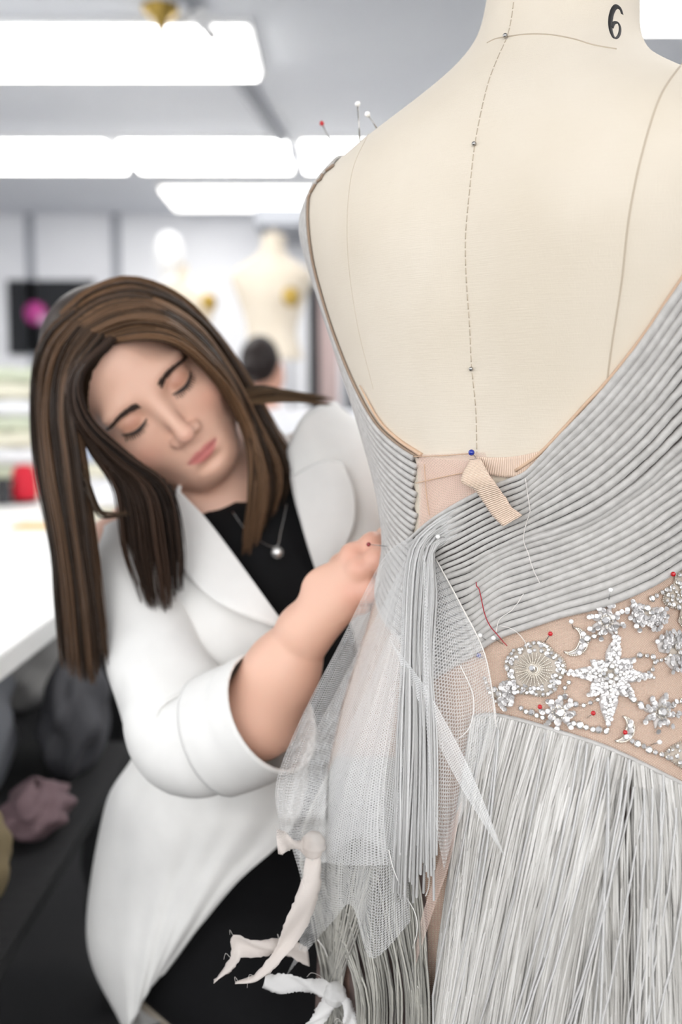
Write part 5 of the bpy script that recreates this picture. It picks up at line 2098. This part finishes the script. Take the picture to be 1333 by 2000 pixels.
G = lofty([[(344, 985, 1.072), (350, 930, 1.15), (430, 885, 1.22), (530, 860, 1.23), (575, 900, 1.15), (585, 985, 1.09)],
           [(350, 955, 1.074), (372, 900, 1.15), (440, 850, 1.215), (525, 830, 1.22), (566, 870, 1.15), (572, 935, 1.095)]], 8, 50)
cloth('collar', G, M['blazer'], 0.004)
G = lofty([[(372, 925, 1.16), (395, 1000, 1.105), (440, 1100, 1.075), (520, 1230, 1.055), (580, 1400, 1.05), (600, 1660, 1.07)],
           [(420, 975, 1.12), (450, 1030, 1.085), (500, 1110, 1.060), (560, 1230, 1.045), (610, 1400, 1.045), (630, 1660, 1.07)],
           [(520, 975, 1.11), (535, 1010, 1.09), (570, 1080, 1.075), (625, 1200, 1.065), (670, 1400, 1.065), (690, 1660, 1.08)],
           [(585, 900, 1.16), (600, 980, 1.125), (640, 1080, 1.105), (690, 1200, 1.10), (730, 1400, 1.10), (740, 1660, 1.11)]], 30, 40)
cloth('top', G, M['black_knit'], 0.003, label='black scoop-neck top')
# trousers (seated), shoes
TF = Field((-0.34, 0.82, 0.02), (0.16, 1.36, 0.84), 0.006)
HP = np.array(P(445, 1700, 1.21))
TF.ell(HP, (0.14, 0.115, 0.13), None, 0.05)
TF.ell(np.array(P(440, 1610, 1.18)), (0.125, 0.105, 0.10), None, 0.06)
for s, kx, ky in ((-1, 0.0, 1.0), (1, 0.10, 1.12)):
    hp = HP + np.array([s * 0.065, -0.02, -0.06])
    kn = np.array([kx, ky, 0.50])
    an = np.array([kx + 0.01, ky + 0.06, 0.09])
    TF.capsule(hp, kn, 0.085, 0.062, 0.04)
    TF.capsule(kn, an, 0.062, 0.048, 0.02)
tv, tf = TF.mesh()
np_mesh('trousers', tv, tf, M['black_cloth'], wm)
for kx, ky in ((0.0, 1.0), (0.10, 1.12)):
    mb = MB()
    prof = []
    for i in range(12):
        u = i / 11
        prof.append((kx + 0.012, ky + 0.10 - 0.25 * u, 0.042 - 0.012 * u))
    mb.tube(prof, [0.030 * math.sin(PI * (0.12 + 0.80 * u)) ** 0.5 + 0.006 for u in np.linspace(0, 1, 12)], 14)
    mb.build('shoe', M['shoe'], wm)
# stool
sx, sy = float(HP[0]), float(HP[1]) + 0.03
so = thing('stool', (sx, sy, 0), 'beige stool under the woman, glimpsed below the blazer hem', 'stool')
MB().lathe([(0.125, 0.485), (0.132, 0.49), (0.132, 0.515), (0.12, 0.525), (0.002, 0.527)], (sx, sy, 0), seg=36).build('seat', M['wood'], so)
for i in range(4):
    a = PI / 4 + i * PI / 2
    MB().tube([(sx + 0.09 * math.cos(a), sy + 0.09 * math.sin(a), 0.485), (sx + 0.14 * math.cos(a), sy + 0.14 * math.sin(a), 0.001)], 0.014, 10).build('leg', M['wood'], so)
# necklace
nk = thing('necklace', P(542, 1078, 1.055), 'fine silver necklace with a round pendant over the black top', 'necklace')
mb = MB()
mb.tube([P(*k) for k in catmull([(455, 1000, 1.085), (480, 1035, 1.075), (510, 1058, 1.062), (540, 1068, 1.052), (548, 1040, 1.062), (555, 1010, 1.075), (560, 985, 1.09)], 40)], 0.0008, 6)
mb.build('chain', M['steel'], nk)
mb = MB()
c = P(542, 1079, 1.048)
mb.lathe([(0.0055, 0), (0.0062, 0.0015), (0.0045, 0.003), (0.001, 0.0034)], c, (0, -1, 0.1), 20)
for k in range(12):
    a = 2 * PI * k / 12
    q = c + Vector((0.0056 * math.cos(a), -0.002, 0.0056 * math.sin(a)))
    mb.lathe([(0.0005, -0.001), (0.0013, 0), (0.0005, 0.001)], q, (0, -1, 0), 6)
mb.build('pendant', M['steel'], nk)

# ================================================================== BACKGROUND PEOPLE AND FORMS
def bust(px, py, Y, th, ztab, label, sc=1.0, top=1.50):
    """half-scale stand-mounted dress form: torso, neck cap, arm plate, pole and base"""
    c = P(px, py, Y)
    R = torso_rings(FK[3:], th, c.x, Y, 0.0, 1.0, 70, 56, 1.5, False)
    # shift so that the neck base reaches the height seen
    dz = c.z - 1.50
    R[..., 2] += dz
    t = thing('background_dress_form', (c.x, Y, ztab), label, 'dress form')
    v, f = ring_mesh(R)
    mb = MB()
    mb.add(v, f)
    mb.build('torso', M['linen'], t)
    zb = float(R[0, 0, 2])
    tc = R[-1].mean(0)
    MB().lathe([(0.05, 0), (0.05, 0.004), (0.014, 0.01), (0.014, 0.03), (0.003, 0.034)], tuple(tc), seg=20).build('neck_cap', M['wood'], t)
    MB().lathe([(0.015, 0.02), (0.015, zb - ztab)], (c.x, Y, ztab), seg=12).build('pole', M['steel'], t)
    MB().lathe([(0.16, 0.001), (0.16, 0.012), (0.03, 0.03), (0.016, 0.034)], (c.x, Y, ztab), seg=28).build('base', M['metal_grey'], t)
    return t, c, dz


t, c, dz = bust(530, 488, 5.3, 0.25, 0.905, 'cream dress form on the far table between the woman and the gown')
MB().lathe([(0.045, 0), (0.05, 0.006), (0.04, 0.014), (0.012, 0.018)], P(568, 580, 5.12), (0.5, -0.85, 0), 22).build('arm_plate', M['brass'], t)
t, c, dz = bust(345, 545, 5.6, 0.0, 0.905, 'white dress form with a head on the far table, behind the hair')
MB().lathe([(0.042, 0), (0.045, 0.012), (0.036, 0.02)], P(407, 590, 5.4), (0.6, -0.8, 0), 22).build('arm_plate', M['brass'], t)
hd = P(330, 492, 5.6)
G_ = Field(tuple(np.array(hd) - 0.2), tuple(np.array(hd) + 0.2), 0.008)
G_.ell(hd, (0.075, 0.092, 0.105), None, 0.02)
G_.ell(hd + Vector((0.0, -0.05, -0.05)), (0.055, 0.045, 0.065), None, 0.03)
G_.capsule(hd + Vector((0, 0, -0.06)), hd + Vector((0.01, 0.01, -0.16)), 0.05, 0.055, 0.02)
G_.capsule(hd + Vector((0, -0.09, -0.01)), hd + Vector((0, -0.105, -0.04)), 0.01, 0.014, 0.01)
gv, gf = G_.mesh()
np_mesh('head', gv, gf, M['white_plastic'], t)

# second worker, dark hair tied up, bending over the far table
H2 = np.array(P(512, 712, 4.2))
p2 = thing('person', (H2[0], 4.25, 0), 'dark-haired worker in the far background, partly hidden by the woman', 'person')
B2 = Field(tuple(H2 + np.array([-0.35, -0.35, -1.36])), tuple(H2 + np.array([0.4, 0.55, 0.2])), 0.009)
B2.ell(H2, (0.072, 0.092, 0.105), None, 0.02)
B2.ell(H2 + np.array([0.045, 0.03, -0.05]), (0.045, 0.06, 0.07), None, 0.03)
B2.ell(H2 + np.array([0.078, 0.0, -0.02]), (0.01, 0.016, 0.028), None, 0.008)
ch = H2 + np.array([0.02, 0.02, -0.32])
B2.capsule(H2 + np.array([0, 0, -0.08]), ch + np.array([0, 0, 0.12]), 0.048, 0.05, 0.03)
B2.ell(ch, (0.16, 0.10, 0.16), None, 0.05)
B2.ell(ch + np.array([0, 0, -0.3]), (0.15, 0.11, 0.2), None, 0.05)
for s in (-1, 1):
    B2.capsule(ch + np.array([s * 0.16, 0, 0.07]), ch + np.array([s * 0.22, 0.1, -0.17]), 0.045, 0.038, 0.03)
    B2.capsule(ch + np.array([s * 0.22, 0.1, -0.17]), ch + np.array([s * 0.12, 0.36, -0.21]), 0.038, 0.026, 0.02)
    wr_ = ch + np.array([s * 0.12, 0.36, -0.21])
    for k in range(4):
        B2.capsule(wr_, wr_ + np.array([(k - 1.5) * 0.018, 0.09, -0.004]), 0.018, 0.009, 0.008)
    B2.capsule(wr_, wr_ + np.array([-s * 0.05, 0.05, 0.0]), 0.014, 0.01, 0.008)
    B2.capsule(ch + np.array([s * 0.07, 0.0, -0.4]), np.array([H2[0] + s * 0.09, 4.24, 0.45]), 0.08, 0.055, 0.04)
    B2.capsule(np.array([H2[0] + s * 0.09, 4.24, 0.45]), np.array([H2[0] + s * 0.09, 4.26, 0.06]), 0.055, 0.04, 0.02)
bv, bf = B2.mesh()
np_mesh('body', bv, bf, M['skin'], p2, np.tile(np.array([*srgb(214, 164, 142)[:3], 1.0]), (len(bv), 1)))
C2 = Field(tuple(H2 + np.array([-0.4, -0.35, -0.9])), tuple(H2 + np.array([0.45, 0.5, -0.1])), 0.010)
C2.ell(ch, (0.175, 0.115, 0.17), None, 0.05)
C2.ell(ch + np.array([0, 0, -0.3]), (0.17, 0.13, 0.22), None, 0.05)
for s in (-1, 1):
    C2.capsule(ch + np.array([s * 0.16, 0, 0.07]), ch + np.array([s * 0.22, 0.1, -0.17]), 0.06, 0.052, 0.03)
    C2.capsule(ch + np.array([s * 0.22, 0.1, -0.17]), ch + np.array([s * 0.15, 0.28, -0.20]), 0.052, 0.042, 0.02)
cv, cf = C2.mesh()
np_mesh('smock', cv, cf, M['cloth_white'], p2)
T2 = Field((H2[0] - 0.25, 4.05, 0.03), (H2[0] + 0.25, 4.45, 0.9), 0.010)
for s in (-1, 1):
    T2.capsule(ch + np.array([s * 0.07, 0.0, -0.42]), np.array([H2[0] + s * 0.09, 4.24, 0.45]), 0.095, 0.07, 0.04)
    T2.capsule(np.array([H2[0] + s * 0.09, 4.24, 0.45]), np.array([H2[0] + s * 0.09, 4.26, 0.09]), 0.07, 0.055, 0.02)
cv, cf = T2.mesh()
np_mesh('trousers', cv, cf, M['black_cloth'], p2)
for s in (-1, 1):
    MB().tube([(H2[0] + s * 0.09, 4.33, 0.035), (H2[0] + s * 0.09, 4.25, 0.045), (H2[0] + s * 0.09, 4.16, 0.04), (H2[0] + s * 0.09, 4.08, 0.03)], [0.025, 0.034, 0.034, 0.02], 12).build('shoe', M['shoe'], p2)
D2 = Field(tuple(H2 - 0.2), tuple(H2 + 0.22), 0.007)
D2.ell(H2 + np.array([-0.008, -0.012, 0.012]), (0.082, 0.098, 0.108), None, 0.02)
D2.ell(H2 + np.array([0.062, 0.03, -0.06]), (0.05, 0.075, 0.075), None, 0.01, True)
D2.ell(H2 + np.array([-0.03, -0.085, -0.02]), (0.045, 0.045, 0.045), None, 0.02)
dv, df2 = D2.mesh()
np_mesh('hair', dv, df2, M['hair'], p2, np.tile(np.array([0.022, 0.016, 0.015, 1.0]), (len(dv), 1)))
